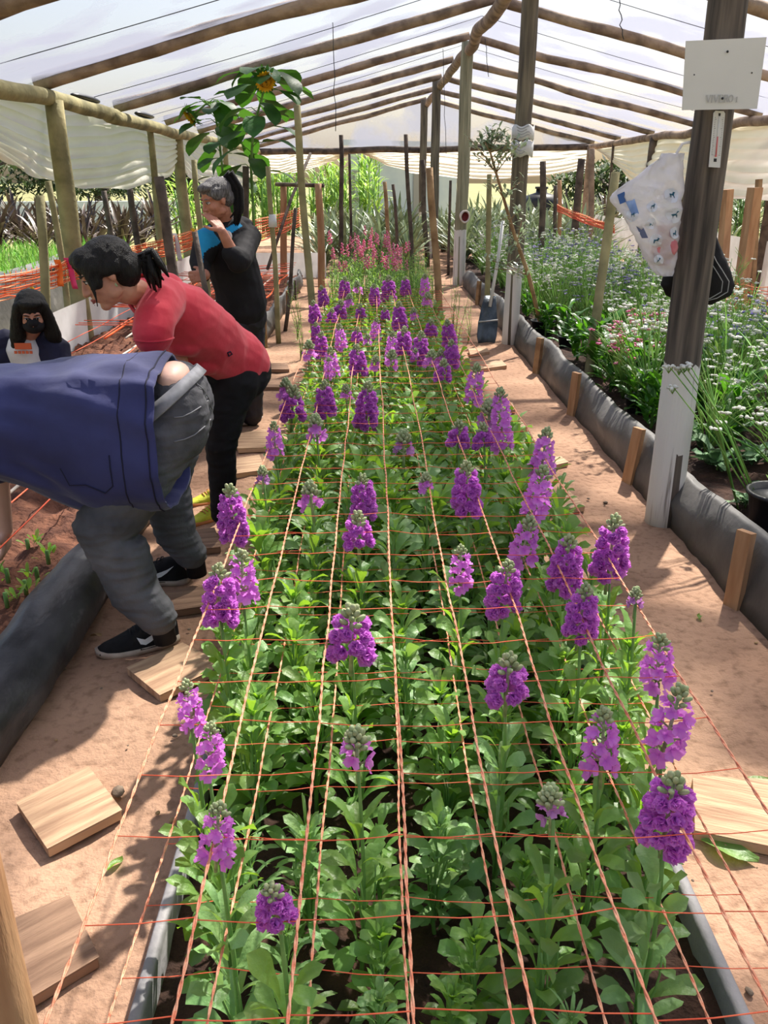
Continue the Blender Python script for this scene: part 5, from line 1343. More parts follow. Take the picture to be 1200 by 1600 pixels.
def head(mb, c, f, up, s=1.0):
    r, f, u = basis(f, up); M = Matrix((r, f, u)).transposed(); c = Vector(c)
    P = lambda x, y, z: c+M @ (Vector((x, y, z))*s)
    E = lambda x, y, z, rr: mb.ell(P(x, y, z), tuple(q*s for q in rr), M, 16, 10)
    E(0,-.012,.035,(.073,.092,.082)); E(0,.028,-.02,(.060,.060,.082)); E(0,.058,-.088,(.024,.022,.02)); E(0,.02,-.07,(.045,.045,.03))
    for sx in (-1,1):
        E(sx*.034,.055,-.022,(.026,.026,.026)); E(sx*.072,-.004,-.004,(.009,.015,.025)); E(sx*.010,.092,-.028,(.009,.012,.008)); E(sx*.03,.072,.030,(.024,.014,.010))
        E(sx*.046,.01,-.06,(.016,.03,.022))
    limb(mb, [P(0,.084,.020), P(0,.098,-.008), P(0,.104,-.026)], [.008*s,.009*s,.011*s], 8)
    E(0,.083,-.050,(.022,.012,.006)); E(0,.081,-.060,(.019,.012,.007))
    return P, M
def face_parts(parent, P, M, s=1.0, closed=True, brow=HAIR, lip=LIP):
    o_ = parent['_o']
    for sx in (-1,1):
        mb = MB(); mb.ell(P(sx*.031,.075,.010), (.0135*s,.012*s,.0075*s), M, 10, 6); mb.build('eye', EYEW, parent)
        mb = MB(); mb.ell(P(sx*.031,.083,.0095), (.0062*s,.0055*s,.0062*s), M, 10, 6); mb.build('iris', EYE, parent)
        mb = MB(); mb.tube([P(sx*.014,.084,.014), P(sx*.031,.0885,.018), P(sx*.047,.079,.013)], [.0015*s,.0028*s,.0015*s], 6); mb.build('eyelid', brow, parent)
        mb = MB(); mb.tube([P(sx*.013,.087,.030), P(sx*.032,.0875,.036), P(sx*.052,.073,.030)], [.002*s,.0038*s,.0015*s], 6); mb.build('eyebrow', brow, parent)
    mb = MB(); mb.tube([P(-.021,.087,-.055), P(-.008,.0945,-.052), P(0,.0945,-.0535), P(.008,.0945,-.052), P(.021,.087,-.055)], [.002*s,.0045*s,.004*s,.0045*s,.002*s], 7)
    mb.tube([P(-.018,.087,-.057), P(0,.093,-.061), P(.018,.087,-.057)], [.002*s,.005*s,.002*s], 7); mb.build('lips', lip, parent)
def hand(mb, w, d, pn, thumb, curl=(.3,.3,.35,.4), s=1.0, spread=.07, tc=.4):
    """w wrist, d direction of the fingers, pn palm normal (side the fingers close to), thumb direction"""
    d = Vector(d).normalized(); pn = Vector(pn); pn = (pn-d*pn.dot(d)).normalized(); t = d.cross(pn)
    if t.dot(Vector(thumb)) < 0: t = -t
    w = Vector(w)
    for k, off in enumerate((.030,.010,-.010,-.029)):
        L = (.040,.045,.042,.033)[k]*s; b = w+d*.006*s+t*off*.6*s; kn = w+d*(.088-.004*abs(k-1))*s+t*off*s
        limb(mb, [b, b.lerp(kn,.5)-pn*.003*s, kn], [.013*s,.0125*s,.0095*s], 9)
        dd = (d+t*(off*2.2+.0)*spread/.07*.6).normalized(); p = kn; cu = curl[k]
        seg = [p]
        for j, f in enumerate((1,.66,.5)):
            dd = (dd*math.cos(cu)+pn*math.sin(cu)).normalized(); 
            q = seg[-1]+dd*L*f; seg.append(q); cu = curl[k]*1.15
            # rotate frame: new bending direction
            pn2 = pn; 
        # proper curl: recompute with accumulated angle
        seg = [kn]; a = 0
        for j, f in enumerate((1,.66,.52)):
            a += curl[k]*(1,1.25,.9)[j]; base = (d+t*(off*1.3)).normalized(); v = base*math.cos(a)+pn*math.sin(a); seg.append(seg[-1]+v*L*f)
        limb(mb, seg, [.0092*s,.0086*s,.0078*s,.0068*s], 9)
    b = w+t*.024*s+d*.018*s; v1 = (d*.62+t*.70+pn*.3).normalized(); p1 = b+v1*.040*s; v2 = (d*math.cos(tc)+pn*math.sin(tc)+t*.15).normalized(); p2 = p1+v2*.030*s; p3 = p2+(v2+pn*.25).normalized()*.022*s
    limb(mb, [b, p1, p2, p3], [.014*s,.0105*s,.0095*s,.008*s], 9)
def shoe(parent, heel, toe, L=.28, wd=.095, H=.085, upper=SHOEK, sole=SOLE, swoosh=0, z=0.0, name='shoe'):
    heel = Vector(heel); d = (Vector(toe)-heel); d.z = 0; d.normalize(); s_ = Vector((-d.y, d.x, 0))
    def ring(t, z, k=1.0):
        c = heel+d*(L*t); return c, z
    rows = []; wid = lambda t: wd*.5*(.72+.28*math.sin(PI*min(1,t*1.1)))*(1 if t < .8 else math.sqrt(max(.03,1-((t-.8)/.205)**2)))*(1 if t > .06 else .62)
    sh = name
    o = None
    # sole
    mb = MB(); lp_ = []
    n = 16; left = []; right = []
    for i in range(n+1):
        t = i/n; w_ = wid(t)*1.04*(.92 if .3 < t < .55 else 1); c = heel+d*(L*t); lift = .012*max(0,(t-.75)/.25)**2
        left.append(c+s_*w_+Vector((0,0,z+lift))); right.append(c-s_*w_+Vector((0,0,z+lift)))
    loop = left+right[::-1]; cc = sum(loop, Vector())/len(loop)
    lo = [p.copy() for p in loop]; up = [p+Vector((0,0,.024)) for p in loop]
    mb.grid([[cc.lerp(p,.01) for p in lo], lo, up, [cc.lerp(p,.01)+Vector((0,0,.024)) for p in lo]], True)
    so_ = mb.build('shoe_sole', sole, parent)
    mb = MB(); rows = []
    hs = [(.0,.060,.6),(.05,.084,.9),(.15,.092,1),(.28,.092,1),(.38,.086,1),(.5,.070,1),(.62,.056,1),(.75,.045,1),(.88,.038,1),(.96,.030,1),(1.0,.02,.6)]
    for t, h, k in hs:
        w_ = wid(t)*.97*k; c = heel+d*(L*t); row = []
        for j in range(11):
            a_ = PI*j/10; x = math.cos(a_); hh = math.sin(a_)**.75
            row.append(c+s_*(w_*x*(1-.28*hh*(t < .4)))+Vector((0,0,z+.018+(h*H/.092-.018)*hh)))
        rows.append(row)
    mb.grid(rows, flip=True); b = len(mb.v); mb.f.append(tuple(range(0,11)));
    up_ = mb.build('shoe_upper', upper, parent)
    mb = MB()
    for t in (.40,.46,.52,.58):
        h = (.086,.080,.068,.062)[int((t-.40)/.06+.5)]*H/.092+.001; c = heel+d*(L*t)+Vector((0,0,z+h)); mb.tube([c+s_*.022-Vector((0,0,.006)), c+Vector((0,0,.003)), c-s_*.022-Vector((0,0,.006))], .003, 6)
    mb.build('laces', DARK if upper is SHOEK else sole, up_, origin=parent['_o'])
    if swoosh:
        # the curved tick mark on both flanks
        for sd_ in (-1, 1):
            mb = MB()
            def side(t, zz):
                hq = [q_ for q_ in hs if q_[0] <= t][-1]; hn = [q_ for q_ in hs if q_[0] > t][0]; fq = (t-hq[0])/(hn[0]-hq[0]); ht = (hq[1]*(1-fq)+hn[1]*fq)*H/.092
                w_ = wid(t)*.97; f = max(0,min(1,(zz-.018)/(ht-.018))); ang = math.asin(min(1, f**(1/.75))); x = math.cos(ang)*(1-.28*f*(t < .4))
                return heel+d*(L*t)+s_*(sd_*(w_*x+.0035))+Vector((0,0,z+zz))
            mb.grid([[side(t, zz*H/.1) for t, zz in [(.53,.058),(.50,.038),(.44,.032),(.36,.038),(.28,.052),(.18,.076)]], [side(t, zz*H/.1) for t, zz in [(.53,.058),(.485,.054),(.44,.050),(.36,.055),(.28,.063),(.18,.076)]]])
            mb.build('tick_mark', WHITE, up_, origin=parent['_o'])
    return up_
V = Vector
# ---------------------------------------------------------------- person bending in the blue smock
A1 = G(205,1015)
p1 = thing('person', 'person in navy smock and grey jeans bent over the left bed, head out of frame', 'person', (-.86, 2.85, 0))
hipN, hipF = V((-.71,2.745,.82)), V((-.72,2.94,.82)); kneeN, kneeF = V((-.93,2.66,.47)), V((-.84,3.16,.47)); ankN, ankF = V((-.785,2.625,.12)), V((-.775,3.165,.12))
bd = MB()
limb(bd, [V((-.74,2.83,.84)), V((-.95,2.80,.84)), V((-1.25,2.78,.86)), V((-1.36,2.76,.88))], [.12,.12,.125,.10], 16)
for a, b, c_ in ((hipN,kneeN,ankN),(hipF,kneeF,ankF)): limb(bd, [a, b, c_, c_+V((.02,0,-.05))], [.08,.055,.03,.022])
limb(bd, [V((-1.38,2.74,.92)), V((-1.50,2.72,.90))], [.055,.05])
P_, M_ = head(bd, (-1.60,2.70,.86), (-.45,-.1,-.9), (-.9,0,.35), 1.0)
for sy, e, w in ((-1, V((-1.38,2.50,.58)), V((-1.36,2.45,.33))), (1, V((-1.42,3.0,.58)), V((-1.44,3.02,.33)))):
    limb(bd, [V((-1.32,2.76+sy*.17,.86)), e, w], [.05,.042,.03]); hand(bd, w, (-.1,0,-1), (-1,0,-.2), (0,-sy,0), (.5,.5,.55,.6))
sculpt(bd, 'body', SKINP, p1, .006, 5)
face_parts(p1, P_, M_)
mb = MB(); mb.ell(P_(0,-.03,.045), (.085,.095,.082), M_, 16, 10); mb.ell(P_(0,-.07,-.02), (.07,.05,.07), M_, 14, 8); sculpt(mb, 'hair', HAIR, p1, .007, 3)
# jeans
mb = MB()
mb.ell(V((-.672,2.765,.845)), (.115,.125,.16)); mb.ell(V((-.68,2.93,.845)), (.11,.125,.16)); limb(mb, [V((-.70,2.84,.90)), V((-.74,2.84,.86)), V((-.78,2.84,.82))], [.125,.15,.14], 16)
limb(mb, [hipN+V((0,0,-.02)), V((-.82,2.71,.64)), kneeN, V((-.885,2.655,.40)), V((-.84,2.64,.24)), ankN+V((-.0,0,.06)), ankN+V((.015,0,.035))], [.125,.118,.108,.102,.086,.070,.068], 18)
limb(mb, [hipF+V((0,0,-.02)), V((-.78,3.05,.64)), kneeF, V((-.83,3.16,.40)), V((-.81,3.16,.24)), ankF+V((0,0,.06)), ankF+V((.015,0,.035))], [.12,.112,.10,.095,.082,.068,.066], 18)
sculpt(mb, 'jeans', JEAN, p1, .0065, 4, .006, 12, (.6,.6,2.2))
from mathutils.bvhtree import BVHTree
def on_surface(o, pts, off=.003):
    bv = BVHTree.FromPolygons([v.co+o.parent.location for v in o.data.vertices], [tuple(f.vertices) for f in o.data.polygons]); out = []
    for x, y in pts:
        h = bv.ray_cast(co.location, ray(x, y).normalized())
        if h[0] is not None: out.append(h[0]+h[1]*off*(1 if h[1].dot(ray(x, y)) < 0 else -1))
    return out
jn = [c for c in p1.children if c.name.startswith('jeans')][0]
for sl_ in ([(272,652),(285,651),(298,645),(312,636),(324,626)], [(272,690),(288,686),(303,679),(318,667),(328,655)], [(306,600),(316,608),(325,622),(330,640)]):
    q = on_surface(jn, sl_)
    if len(q) > 1: mb = MB(); mb.tube(q, .0022, 5); mb.build('pocket_seam', MATS['light_denim_seam'] if 'light_denim_seam' in MATS else mat('light_denim_seam', (130,130,134), None, 5, .8), jn, origin=p1['_o'])
# waistband strip of skin and white undershirt, belt line
mb = MB(); mb.ell(V((-.675,2.80,.975)), (.06,.11,.055), None, 18, 10); mb.build('bare_back', SKINP, p1)
mb = MB(); pc, pr_ = V((-.674,2.845,.845)), V((.118,.208,.163)); nv, bv_, ev_ = V((-.62,0,.78)), V((0,-1,0)), V((.78,0,.62)); bw = []
for h_ in (.045,.085):
    row = []
    for k in range(25):
        a_ = -.35+(PI+.7)*k/24; dv = bv_*math.cos(a_)+ev_*math.sin(a_); c0 = nv*h_
        A_q = sum((dv[i]/pr_[i])**2 for i in range(3)); B_q = sum(2*dv[i]*c0[i]/pr_[i]**2 for i in range(3)); C_q = sum((c0[i]/pr_[i])**2 for i in range(3))-1
        t_ = (-B_q+math.sqrt(max(0, B_q*B_q-4*A_q*C_q)))/(2*A_q); row.append(pc+c0+dv*(t_+.019))
    bw.append(row)
mb.grid(bw); wb_ = mb.build('waistband', mat('light_denim_band', (120,120,124), (150,150,154), 20, .7), p1); s_ = wb_.modifiers.new('s','SOLIDIFY'); s_.thickness = .008; s_.offset = 0
for an_ in (ankN, ankF):
    mb = MB(); mb.tube([V((an_.x+.035, an_.y, .055)), V((an_.x+.02, an_.y, .20))], [.040,.046], 14); mb.build('sock', BLKC, p1)
mb = MB()
for (pts) in ([(268,650),(300,650),(322,628)], [(268,690),(305,684),(328,655)], [(300,600),(318,622),(330,660)]):
    pass
# smock: a wide open ended barrel of cloth
rows = []; n = 60
sec = [(-.69,.785,.258,.252,1.0),(-.71,.785,.262,.258,1.0),(-.76,.785,.265,.262,1.0),(-.85,.785,.262,.262,1.0),(-.95,.79,.258,.255,1.0),(-1.05,.80,.24,.225,1),(-1.15,.82,.235,.205,1),(-1.25,.835,.23,.185,1),(-1.34,.85,.20,.15,1),(-1.42,.875,.13,.10,1),(-1.455,.89,.085,.07,1)]
def smock(xi, zc, ry, rz, k, inset=0):
    row = []
    for j in range(n):
        a_ = 2*PI*j/n; c_, s_ = math.cos(a_), math.sin(a_)
        y = 2.80+(ry-inset)*math.copysign(abs(c_)**.72, c_); z = zc+(rz-inset)*math.copysign(abs(s_)**.8, s_)
        fo = .020*nz3((xi*6+s_*2, c_*2.2+3, s_*3))+.016*nz3((xi*4+s_*7, c_*3, 2))+.008*nz3((xi*13+s_*9, c_*7, 5))
        low = max(0, -s_); z += .035*low*nz3((xi*5, c_*3, 7)); x = xi+(.05*low*(xi > -.9)*-1 if False else 0)+.012*low*nz3((c_*3, 4, 1))
        row.append(V((x, y+c_*fo, z+s_*fo)))
    return row
mb = MB()
inner = [smock(-.95,.79,.245,.24,1,.012), smock(-.76,.785,.262,.26,1,.012), smock(-.693,.785,.256,.25,1,.006)]
# refine sections
S_ = []
for i in range(len(sec)-1):
    for q in range(4):
        f = q/4; S_.append(tuple(sec[i][k]*(1-f)+sec[i+1][k]*f for k in range(5)))
S_.append(sec[-1])
mb.grid(inner+[smock(*s) for s in S_], True, True)
sm_ = mb.build('smock', NAVY, p1)
mb = MB()
for xh in (-.715, -.80):
    r = smock(xh,.785,.2635,.2605,1); mb.tube(r+[r[0]], .0026, 5)
mb.build('hem_seam', DARKN, sm_, origin=p1['_o'])
mb = MB()     # pocket outline on the near flank
pk = [min(smock(x,.785,.2635,.262,1), key=lambda p: abs(p.z-z)+(9 if p.y > 2.8 else 0)) for x, z in ((-.84,.80),(-.84,.74),(-.84,.68),(-.87,.665),(-.93,.67),(-.98,.69),(-1.0,.74))]; mb.tube(pk, .0022, 5); mb.build('pocket_seam', DARKN, sm_, origin=p1['_o'])
mb = MB()
for sy, e in ((-1, V((-1.385,2.51,.60))), (1, V((-1.42,3.0,.60)))): limb(mb, [V((-1.30,2.80+sy*.15,.86)), V((-1.35,2.80+sy*.22,.80)), e], [.09,.085,.07], 14)
sculpt(mb, 'sleeves', NAVY, p1, .008, 4, .008, 9)
shoe(p1, G(268,1003)+V((.02,.03,0)), G(150,1034)+V((0,.03,0)), .30, .115, .115, SHOEK, SOLE, 1)
shoe(p1, G(292,912)+V((.01,.02,0)), G(226,906)+V((0,.0,0)), .29, .115, .115, SHOEK, SOLE, 1)

# ---------------------------------------------------------------- woman in the red polo
p2 = thing('person', 'woman in a red polo shirt and black trousers bending forward, dark ponytail', 'person', (-.8, 3.85, 0))
bd = MB(); hc = W(168,430,3.12)
sN, sF = W(243,478,3.22), W(262,452,3.55); wst = W(355,558,3.76); chest = W(272,488,3.42)
neck = W(222,458,3.30)
limb(bd, [wst, W(315,525,3.58), chest, W(245,470,3.36)], [.10,.105,.10,.07], 16)
limb(bd, [W(240,466,3.36), neck, hc+V((.045,.03,-.055))], [.055,.050,.050], 14)
fdir = V((-.86,-.42,-.42)); P2_, M2_ = head(bd, hc, fdir, (-.30,.0,1.0), 1.0)
eN, eF = W(238,560,3.10), W(283,590,3.42); wN, wF = V((-.98,3.02,.62)), V((-1.0,3.42,.60))
limb(bd, [sN, eN, wN], [.05,.045,.028]); limb(bd, [sF, eF, wF], [.045,.042,.028])
hand(bd, wN, (-.4,.1,-1), (-.6,.3,0), (0,1,0), (.5,.5,.5,.6)); hand(bd, wF, (-.4,-.1,-1), (-.6,-.3,0), (0,-1,0), (.5,.5,.5,.6))
for sy in (-.1,.12): limb(bd, [W(365,590,3.80+sy), W(346,690,3.83+sy*1.2), W(347,760,3.86+sy*1.5)], [.07,.045,.03])
sculpt(bd, 'body', SKIN, p2, .0055, 3); face_parts(p2, P2_, M2_)
mb = MB(); E = lambda x,y,z,r: mb.ell(P2_(x,y,z), r, M2_, 18, 10)
E(0,-.022,.048,(.084,.100,.082)); E(0,-.06,.0,(.076,.062,.075)); E(.0,.045,.088,(.066,.050,.035)); E(-.062,.030,.045,(.026,.05,.045)); E(.062,.03,.045,(.026,.05,.045))
E(0,-.11,.0,(.03,.03,.03)); E(-.064,.052,.02,(.014,.026,.05)); E(.064,.052,.02,(.014,.026,.05)); E(-.076,-.012,.022,(.014,.04,.03)); E(.076,-.012,.022,(.014,.04,.03))
for sx in (-1,1): limb(mb, [P2_(sx*.045,.078,.075), P2_(sx*.068,.070,.03), P2_(sx*.072,.078,-.03), P2_(sx*.066,.092,-.075)], [.014,.010,.006,.003], 8)
hr = sculpt(mb, 'hair', HAIR, p2, .006, 3, .003, 40, (1,1,.4))
mb = MB(); q0 = P2_(0,-.125,.0)
for k in range(16):
    o_ = V((rnd(-.018,.018), rnd(-.018,.018), rnd(-.018,.018))); e_ = q0+V((.06+rnd(-.02,.035), .03+rnd(-.03,.02), rnd(-.12,-.06)))
    mb.tube([q0+o_*.5, q0+V((.04,.012,.012))+o_*1.2, (q0+e_)/2+V((.02,0,.0))+o_*1.3, e_+o_], [.010,.013,.012,.003], 6)
mb.build('ponytail', HAIR, hr, origin=p2['_o'])
mb = MB(); mb.ell(q0, (.016,.016,.016)); mb.build('hair_tie', BUD, hr, origin=p2['_o'])
mb = MB(); mb.tube([P2_(-.082,.0,-.034)+V((0,0,0)), P2_(-.086,.0,-.045)], .003, 6); mb.build('earring', BUD, p2)
mb = MB()
limb(mb, [W(375,566,3.78), W(345,548,3.70), W(315,520,3.56), W(285,495,3.46), W(255,476,3.38)], [.135,.140,.137,.135,.105], 20)
mb.ell(W(318,560,3.60), (.10,.12,.07)); mb.ell(W(292,535,3.48), (.09,.11,.06))
limb(mb, [W(258,466,3.36), W(250,478,3.25), W(243,500,3.17), W(240,524,3.13)], [.085,.080,.074,.074], 16)
limb(mb, [W(262,455,3.50), W(262,490,3.56), W(270,545,3.5)], [.07,.07,.065], 14)
limb(mb, [W(240,462,3.34), W(228,460,3.31)], [.070,.062], 14)
po = sculpt(mb, 'polo_shirt', RED, p2, .0065, 4, .009, 7, (1.2,.6,1.2))
q = on_surface(po, [(355,551),(359,549),(362,553),(357,556)])
if len(q) > 3: mb = MB(); mb.tube(q+[q[0]], .003, 5); mb.build('small_emblem', DARKN, po, origin=p2['_o'])
mb = MB(); cn = W(226,459,3.30); ax = (hc-W(245,470,3.36)).normalized(); A, B = frame(ax)
mb.grid([[cn+ax*d+A*r*math.cos(2*PI*k/24)+B*r*math.sin(2*PI*k/24) for k in range(24)] for d, r in ((-.02,.074),(.012,.070),(.02,.074),(-.012,.088))], True); mb.build('collar', RED, po, origin=p2['_o'])
mb = MB(); mb.ell(W(240,529,3.125), (.077,.077,.010), basis(V((0,1,0)), (.05,.05,1)) and None, 20, 6); mb.build('sleeve_hem', RED, po, origin=p2['_o'])
mb = MB()
mb.ell(W(378,578,3.80), (.135,.15,.14)); limb(mb, [W(360,565,3.77), W(345,590,3.75)], [.14,.13], 16)
hN, hF = W(368,590,3.72), W(365,588,3.92)
limb(mb, [hN, W(352,640,3.70), W(345,700,3.68), W(348,745,3.70), W(346,782,3.72), W(344,803,3.74)], [.115,.095,.070,.064,.052,.045], 16)
limb(mb, [hF, W(350,640,3.95), W(345,700,4.0), W(350,740,4.02), W(350,770,4.05)], [.11,.09,.068,.058,.045], 16)
mb.ell(W(318,588,3.66), (.07,.09,.06))
sculpt(mb, 'black_trousers', BLKC, p2, .007, 4, .005, 10, (1,1,2))
shoe(p2, G(352,808)+V((0,.04,0)), G(288,832)+V((0,.05,0)), .25, .09, .085, YEL, ORSOLE)
shoe(p2, G(358,782)+V((0,.02,0)), G(302,793)+V((0,.02,0)), .25, .09, .085, YEL, ORSOLE)

# ---------------------------------------------------------------- standing woman with black and turquoise hoodie
p3 = thing('person', 'grey-haired woman in black and turquoise hoodie standing with a hand at her mouth', 'person', (-.85, 5.6, 0))
bd = MB(); Y3 = 5.5; hc3 = W(338,313,5.42); f3 = V((-.72,-.62,-.32))
nb = W(352,352,5.5)
limb(bd, [W(378,480,5.6), W(365,420,5.55), W(356,375,5.52)], [.12,.12,.09], 16); limb(bd, [W(356,370,5.5), nb, hc3+V((.03,.03,-.06))], [.06,.052,.05])
P3_, M3_ = head(bd, hc3, f3, (-.12,-.1,1), 1.0)
mouth = P3_(0,.10,-.045)
s3N, s3F = W(388,368,5.60), W(324,376,5.36)
el = W(370,408,5.28); wr = W(347,362,5.22)
limb(bd, [s3N, el], [.05,.045]); limb(bd, [el, wr], [.042,.028])
hand(bd, wr, (mouth+V((-.02,-.02,.07))-wr), (-.5,.5,.1), (-.6,-.2,.5), (.12,.12,.15,.2), 1.0)
wl = W(321,430,5.18)
limb(bd, [s3F, W(310,415,5.30), wl], [.05,.045,.03]); hand(bd, wl, (-.7,-.1,-.1), (-.1,-1,-.1) if False else (.15,.9,-.1), (0,0,1), (1.25,1.3,1.3,1.35), 1.0, tc=1.1)
for a, b, c_ in ((W(388,510,5.66), W(392,575,5.66), W(394,645,5.68)), (W(370,510,5.56), W(365,575,5.515), W(360,650,5.5))): limb(bd, [a, b, c_], [.055,.045,.03])
sculpt(bd, 'body', SKINO, p3, .0055, 2); face_parts(p3, P3_, M3_, brow=HAIRG)
mb = MB(); E = lambda x,y,z,r: mb.ell(P3_(x,y,z), r, M3_, 18, 10)
E(0,-.022,.052,(.081,.097,.078)); E(0,-.06,.0,(.072,.055,.065)); E(0,.045,.090,(.060,.045,.028)); E(-.066,.01,.045,(.018,.05,.04)); E(.066,.01,.045,(.018,.05,.04))
hr = sculpt(mb, 'hair', HAIRG, p3, .006, 3, .002, 50, (1,1,.4))
mb = MB(); q0 = P3_(-.0,-.09,.09)
for k in range(14):
    o_ = V((rnd(-.02,.02), rnd(-.02,.02), rnd(-.01,.01))); mb.tube([q0+o_*.4, q0+V((.035,.015,.035))+o_, q0+V((.085,.03,-.06))+o_, q0+V((.085,.02,-.17))+o_, q0+V((.055+rnd(-.02,.02),.0,-.25+rnd(-.03,.03)))+o_], [.010,.017,.017,.014,.003], 7)
mb.build('ponytail', HAIR, hr, origin=p3['_o'])
mb = MB(); mb.ell(q0, (.028,.028,.022)); mb.build('hair_tie', WHITEC, hr, origin=p3['_o'])
mb = MB()
limb(mb, [W(378,478,5.60), W(372,445,5.56), W(362,410,5.52), W(357,380,5.50), W(356,366,5.50)], [.165,.160,.158,.150,.10], 20)
limb(mb, [W(372,366,5.54), s3N, el+V((.01,.01,.0))], [.09,.085,.075], 14); limb(mb, [W(340,370,5.44), s3F, W(312,412,5.30), W(316,428,5.22)], [.085,.082,.065,.05], 14)
limb(mb, [el+V((.01,.01,.0)), W(362,398,5.26)], [.07,.06], 12)
mb.ell(W(366,352,5.60), (.12,.09,.06)); mb.ell(W(384,472,5.60), (.14,.15,.07))
hd = sculpt(mb, 'hoodie', BLKC, p3, .007, 4, .006, 8)
# turquoise shoulder panels follow the hoodie
def shell(src_rows, m, name, parent): mb = MB(); mb.grid(src_rows); o = mb.build(name, m, parent, origin=p3['_o']); s_ = o.modifiers.new('s','SOLIDIFY'); s_.thickness = .004; return o
mb = MB(); mb.ell(W(355,369,5.325), (.030,.006,.034)); mb.build('round_badge', SIGN, p3)
PA = [(300,356),(328,352),(336,366),(345,378),(340,383),(327,388),(318,396),(317,412),(310,412)]; PB_ = [(350,358),(372,346),(379,353),(362,364),(353,367)]
def proj(p):
    q = CM.transposed() @ (p-co.location); return 600+FPX*q.x/-q.z, 800-FPX*q.y/-q.z
def inside(x, y, P):
    r = False
    for i in range(len(P)):
        (x1,y1),(x2,y2) = P[i], P[i-1]
        if (y1 > y) != (y2 > y) and x < (x2-x1)*(y-y1)/(y2-y1)+x1: r = not r
    return r
me = hd.data; me.materials.append(BLUEC); of = V(p3.location)
for f in me.polygons:      # turquoise yoke sewn into the front of the hoodie
    x, y = proj(f.center+of)
    if f.normal.dot(V((.2,1,-.1))) < .15 and (inside(x, y, PA) or inside(x, y, PB_)): f.material_index = 1
mb = MB()
mb.ell(W(381,494,5.62), (.15,.14,.13))
limb(mb, [W(390,505,5.68), W(392,560,5.66), W(393,610,5.66), W(394,648,5.68)], [.10,.088,.078,.075], 16)
limb(mb, [W(370,505,5.56), W(366,560,5.52), W(362,610,5.5), W(360,655,5.5)], [.10,.088,.078,.075], 16)
sculpt(mb, 'trousers', LEGG, p3, .008, 3, .010, 9, (1,1,1.6))
shoe(p3, G(404,655)+V((0,.05,0)), G(372,665)+V((0,-.02,0)), .26, .10, .09, mat('grey_shoe', (50,50,54), (76,76,80), 20, .8), WHITEC)
shoe(p3, G(368,665)+V((0,.05,0)), G(340,672)+V((0,-.02,0)), .26, .10, .09, MATS['grey_shoe'], WHITEC)
a = W(304,362,5.10); b = W(324,470,5.10); d_ = (b-a).normalized(); b = a+d_*((0-a.z)/d_.z)
mb = MB(); mb.tube([a, (a+b)/2, b], .017, 10); single(mb, 'tool_handle', WOODK, 'dark wooden tool handle held by the standing woman', 'tool', loc=tuple(b))

# ---------------------------------------------------------------- crouching person with a face mask
p4 = thing('person', 'seated young person with long dark hair, black face mask and dark jacket', 'person', (-2.0, 5.1, .1))
bd = MB(); hc4 = W(50,490,4.92); P4_, M4_ = head(bd, hc4, (.30,-.85,-.35), (.05,-.15,1), .95)
ch4 = W(40,545,5.0)
limb(bd, [V((-2.02,5.15,.22)), V((-2.0,5.08,.45)), ch4], [.13,.12,.10], 16); limb(bd, [ch4+V((0,0,.05)), hc4+V((0,.03,-.06))], [.055,.05])
for sx in (-1,1):
    sh4 = ch4+V((sx*.17,.02,.02)); e4 = sh4+V((sx*.05,-.10,-.25)); w4 = V((-2.0+sx*.10,4.74,.36)); limb(bd, [sh4, e4, w4], [.05,.04,.028]); hand(bd, w4, (-sx*.3,-.8,-.3), (0,-.2,-1), (-sx,0,0), (.4,.4,.45,.5))
    limb(bd, [V((-2.0+sx*.1,5.12,.22)), V((-2.0+sx*.18,4.80,.44)), V((-2.0+sx*.16,4.86,.14)), V((-2.0+sx*.17,4.72,.12))], [.08,.055,.04,.035])
sculpt(bd, 'body', SKIN, p4, .006, 3); face_parts(p4, P4_, M4_, .95)
mb = MB(); mb.ell(P4_(0,.045,-.048), (.062,.064,.05), M4_, 18, 10); mb.ell(P4_(0,.078,-.018), (.034,.034,.034), M4_, 14, 8); mb.build('face_mask', BLKC, p4)
mb = MB(); E = lambda x,y,z,r: mb.ell(P4_(x,y,z), r, M4_, 18, 10)
E(0,-.025,.052,(.088,.10,.082)); E(0,.035,.09,(.066,.05,.03))
for sx in (-1,1): limb(mb, [P4_(sx*.07,.02,.06), P4_(sx*.088,.02,-.03), P4_(sx*.10,.03,-.13), P4_(sx*.12,.02,-.24)], [.03,.036,.046,.03])
limb(mb, [P4_(0,-.07,.03), P4_(0,-.09,-.1), P4_(0,-.08,-.25)], [.08,.08,.06])
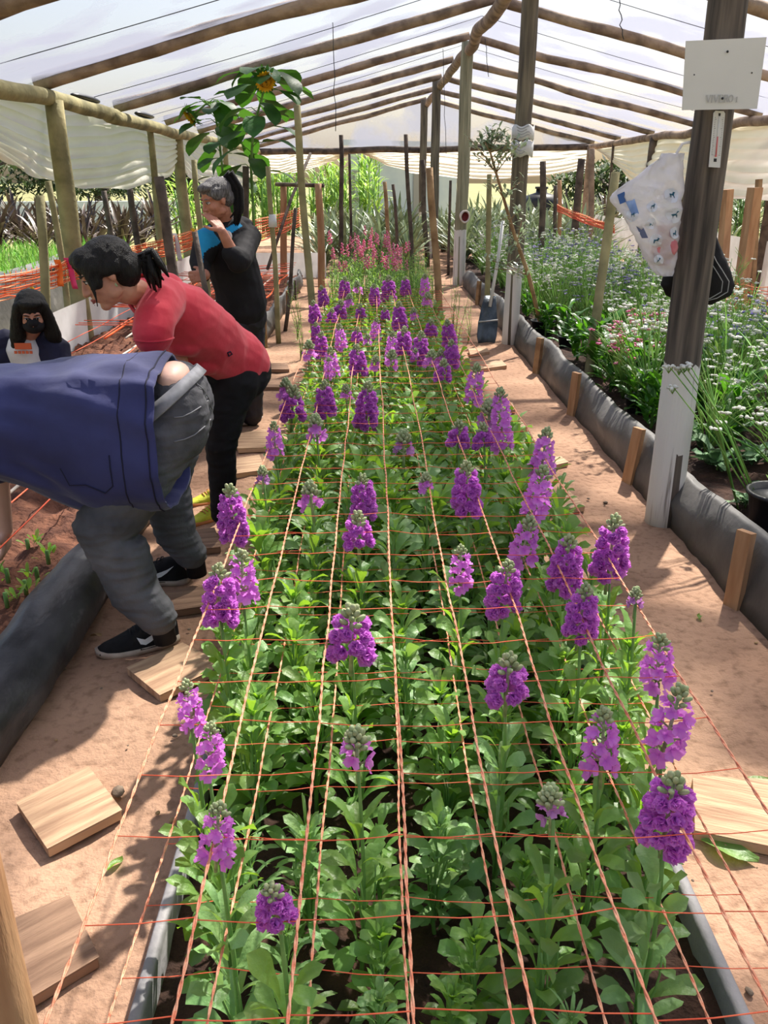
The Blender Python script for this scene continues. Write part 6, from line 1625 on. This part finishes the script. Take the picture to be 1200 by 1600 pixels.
sculpt(mb, 'hair', HAIR, p4, .006, 3, .003, 40, (1,1,.3))
mb = MB(); limb(mb, [V((-2.02,5.12,.25)), V((-2.0,5.05,.45)), ch4+V((0,0,-.01))], [.145,.14,.11], 18); sculpt(mb, 't_shirt', WHITEC, p4, .008, 3, .004, 9)
mb = MB()
for sx in (-1,1):
    sh4 = ch4+V((sx*.17,.02,.0)); e4 = sh4+V((sx*.05,-.10,-.25)); w4 = V((-2.0+sx*.11,4.80,.37))
    limb(mb, [ch4+V((sx*.12,.03,.03)), sh4, e4, w4], [.08,.085,.06,.05], 14)
    limb(mb, [V((-2.0+sx*.13,5.08,.25)), V((-2.0+sx*.125,5.03,.45)), ch4+V((sx*.12,.0,-.04))], [.08,.08,.07], 14)
limb(mb, [V((-2.0,5.18,.25)), V((-2.0,5.13,.45)), ch4+V((0,.06,0))], [.12,.12,.10], 14)
sculpt(mb, 'jacket', DARKN, p4, .008, 3, .006, 9)
pb = W(36,541,4.865)
mb = MB(); mb.box(pb, (.048,.004,.018)); pr = mb.build('shirt_print', ORPR, p4, smooth=False)
mb = MB()
for k in range(5): mb.box(pb+V((-.045+.022*k,-.006,-.034)), (.008,.003,.008))
mb.build('print_marks', ORPR, pr, smooth=False, origin=p4['_o'])
mb = MB()
for sx in (-1,1): limb(mb, [V((-2.0+sx*.09,5.12,.24)), V((-2.0+sx*.18,4.80,.44)), V((-2.0+sx*.16,4.86,.17))], [.10,.075,.055], 14)
mb.ell(V((-2.0,5.16,.24)), (.17,.14,.12)); sculpt(mb, 'trousers', LEGG, p4, .009, 3)
for sx in (-1,1): shoe(p4, V((-2.0+sx*.16,4.90,0)), V((-2.0+sx*.17,4.6,0)), .25, .09, .085, SHOEK, SOLE, z=.115)
# ------------------------------------------------------------------ tidy
for o in list(bpy.data.objects):
    for k in ('_o', '_proto'):
        if k in o: del o[k]
for o in C.objects:
    if 'label' in o and (len(o['label'].split()) > 16 or len(o['label'].split()) < 4): print('LABEL', o.name, len(o['label'].split()), o['label'])
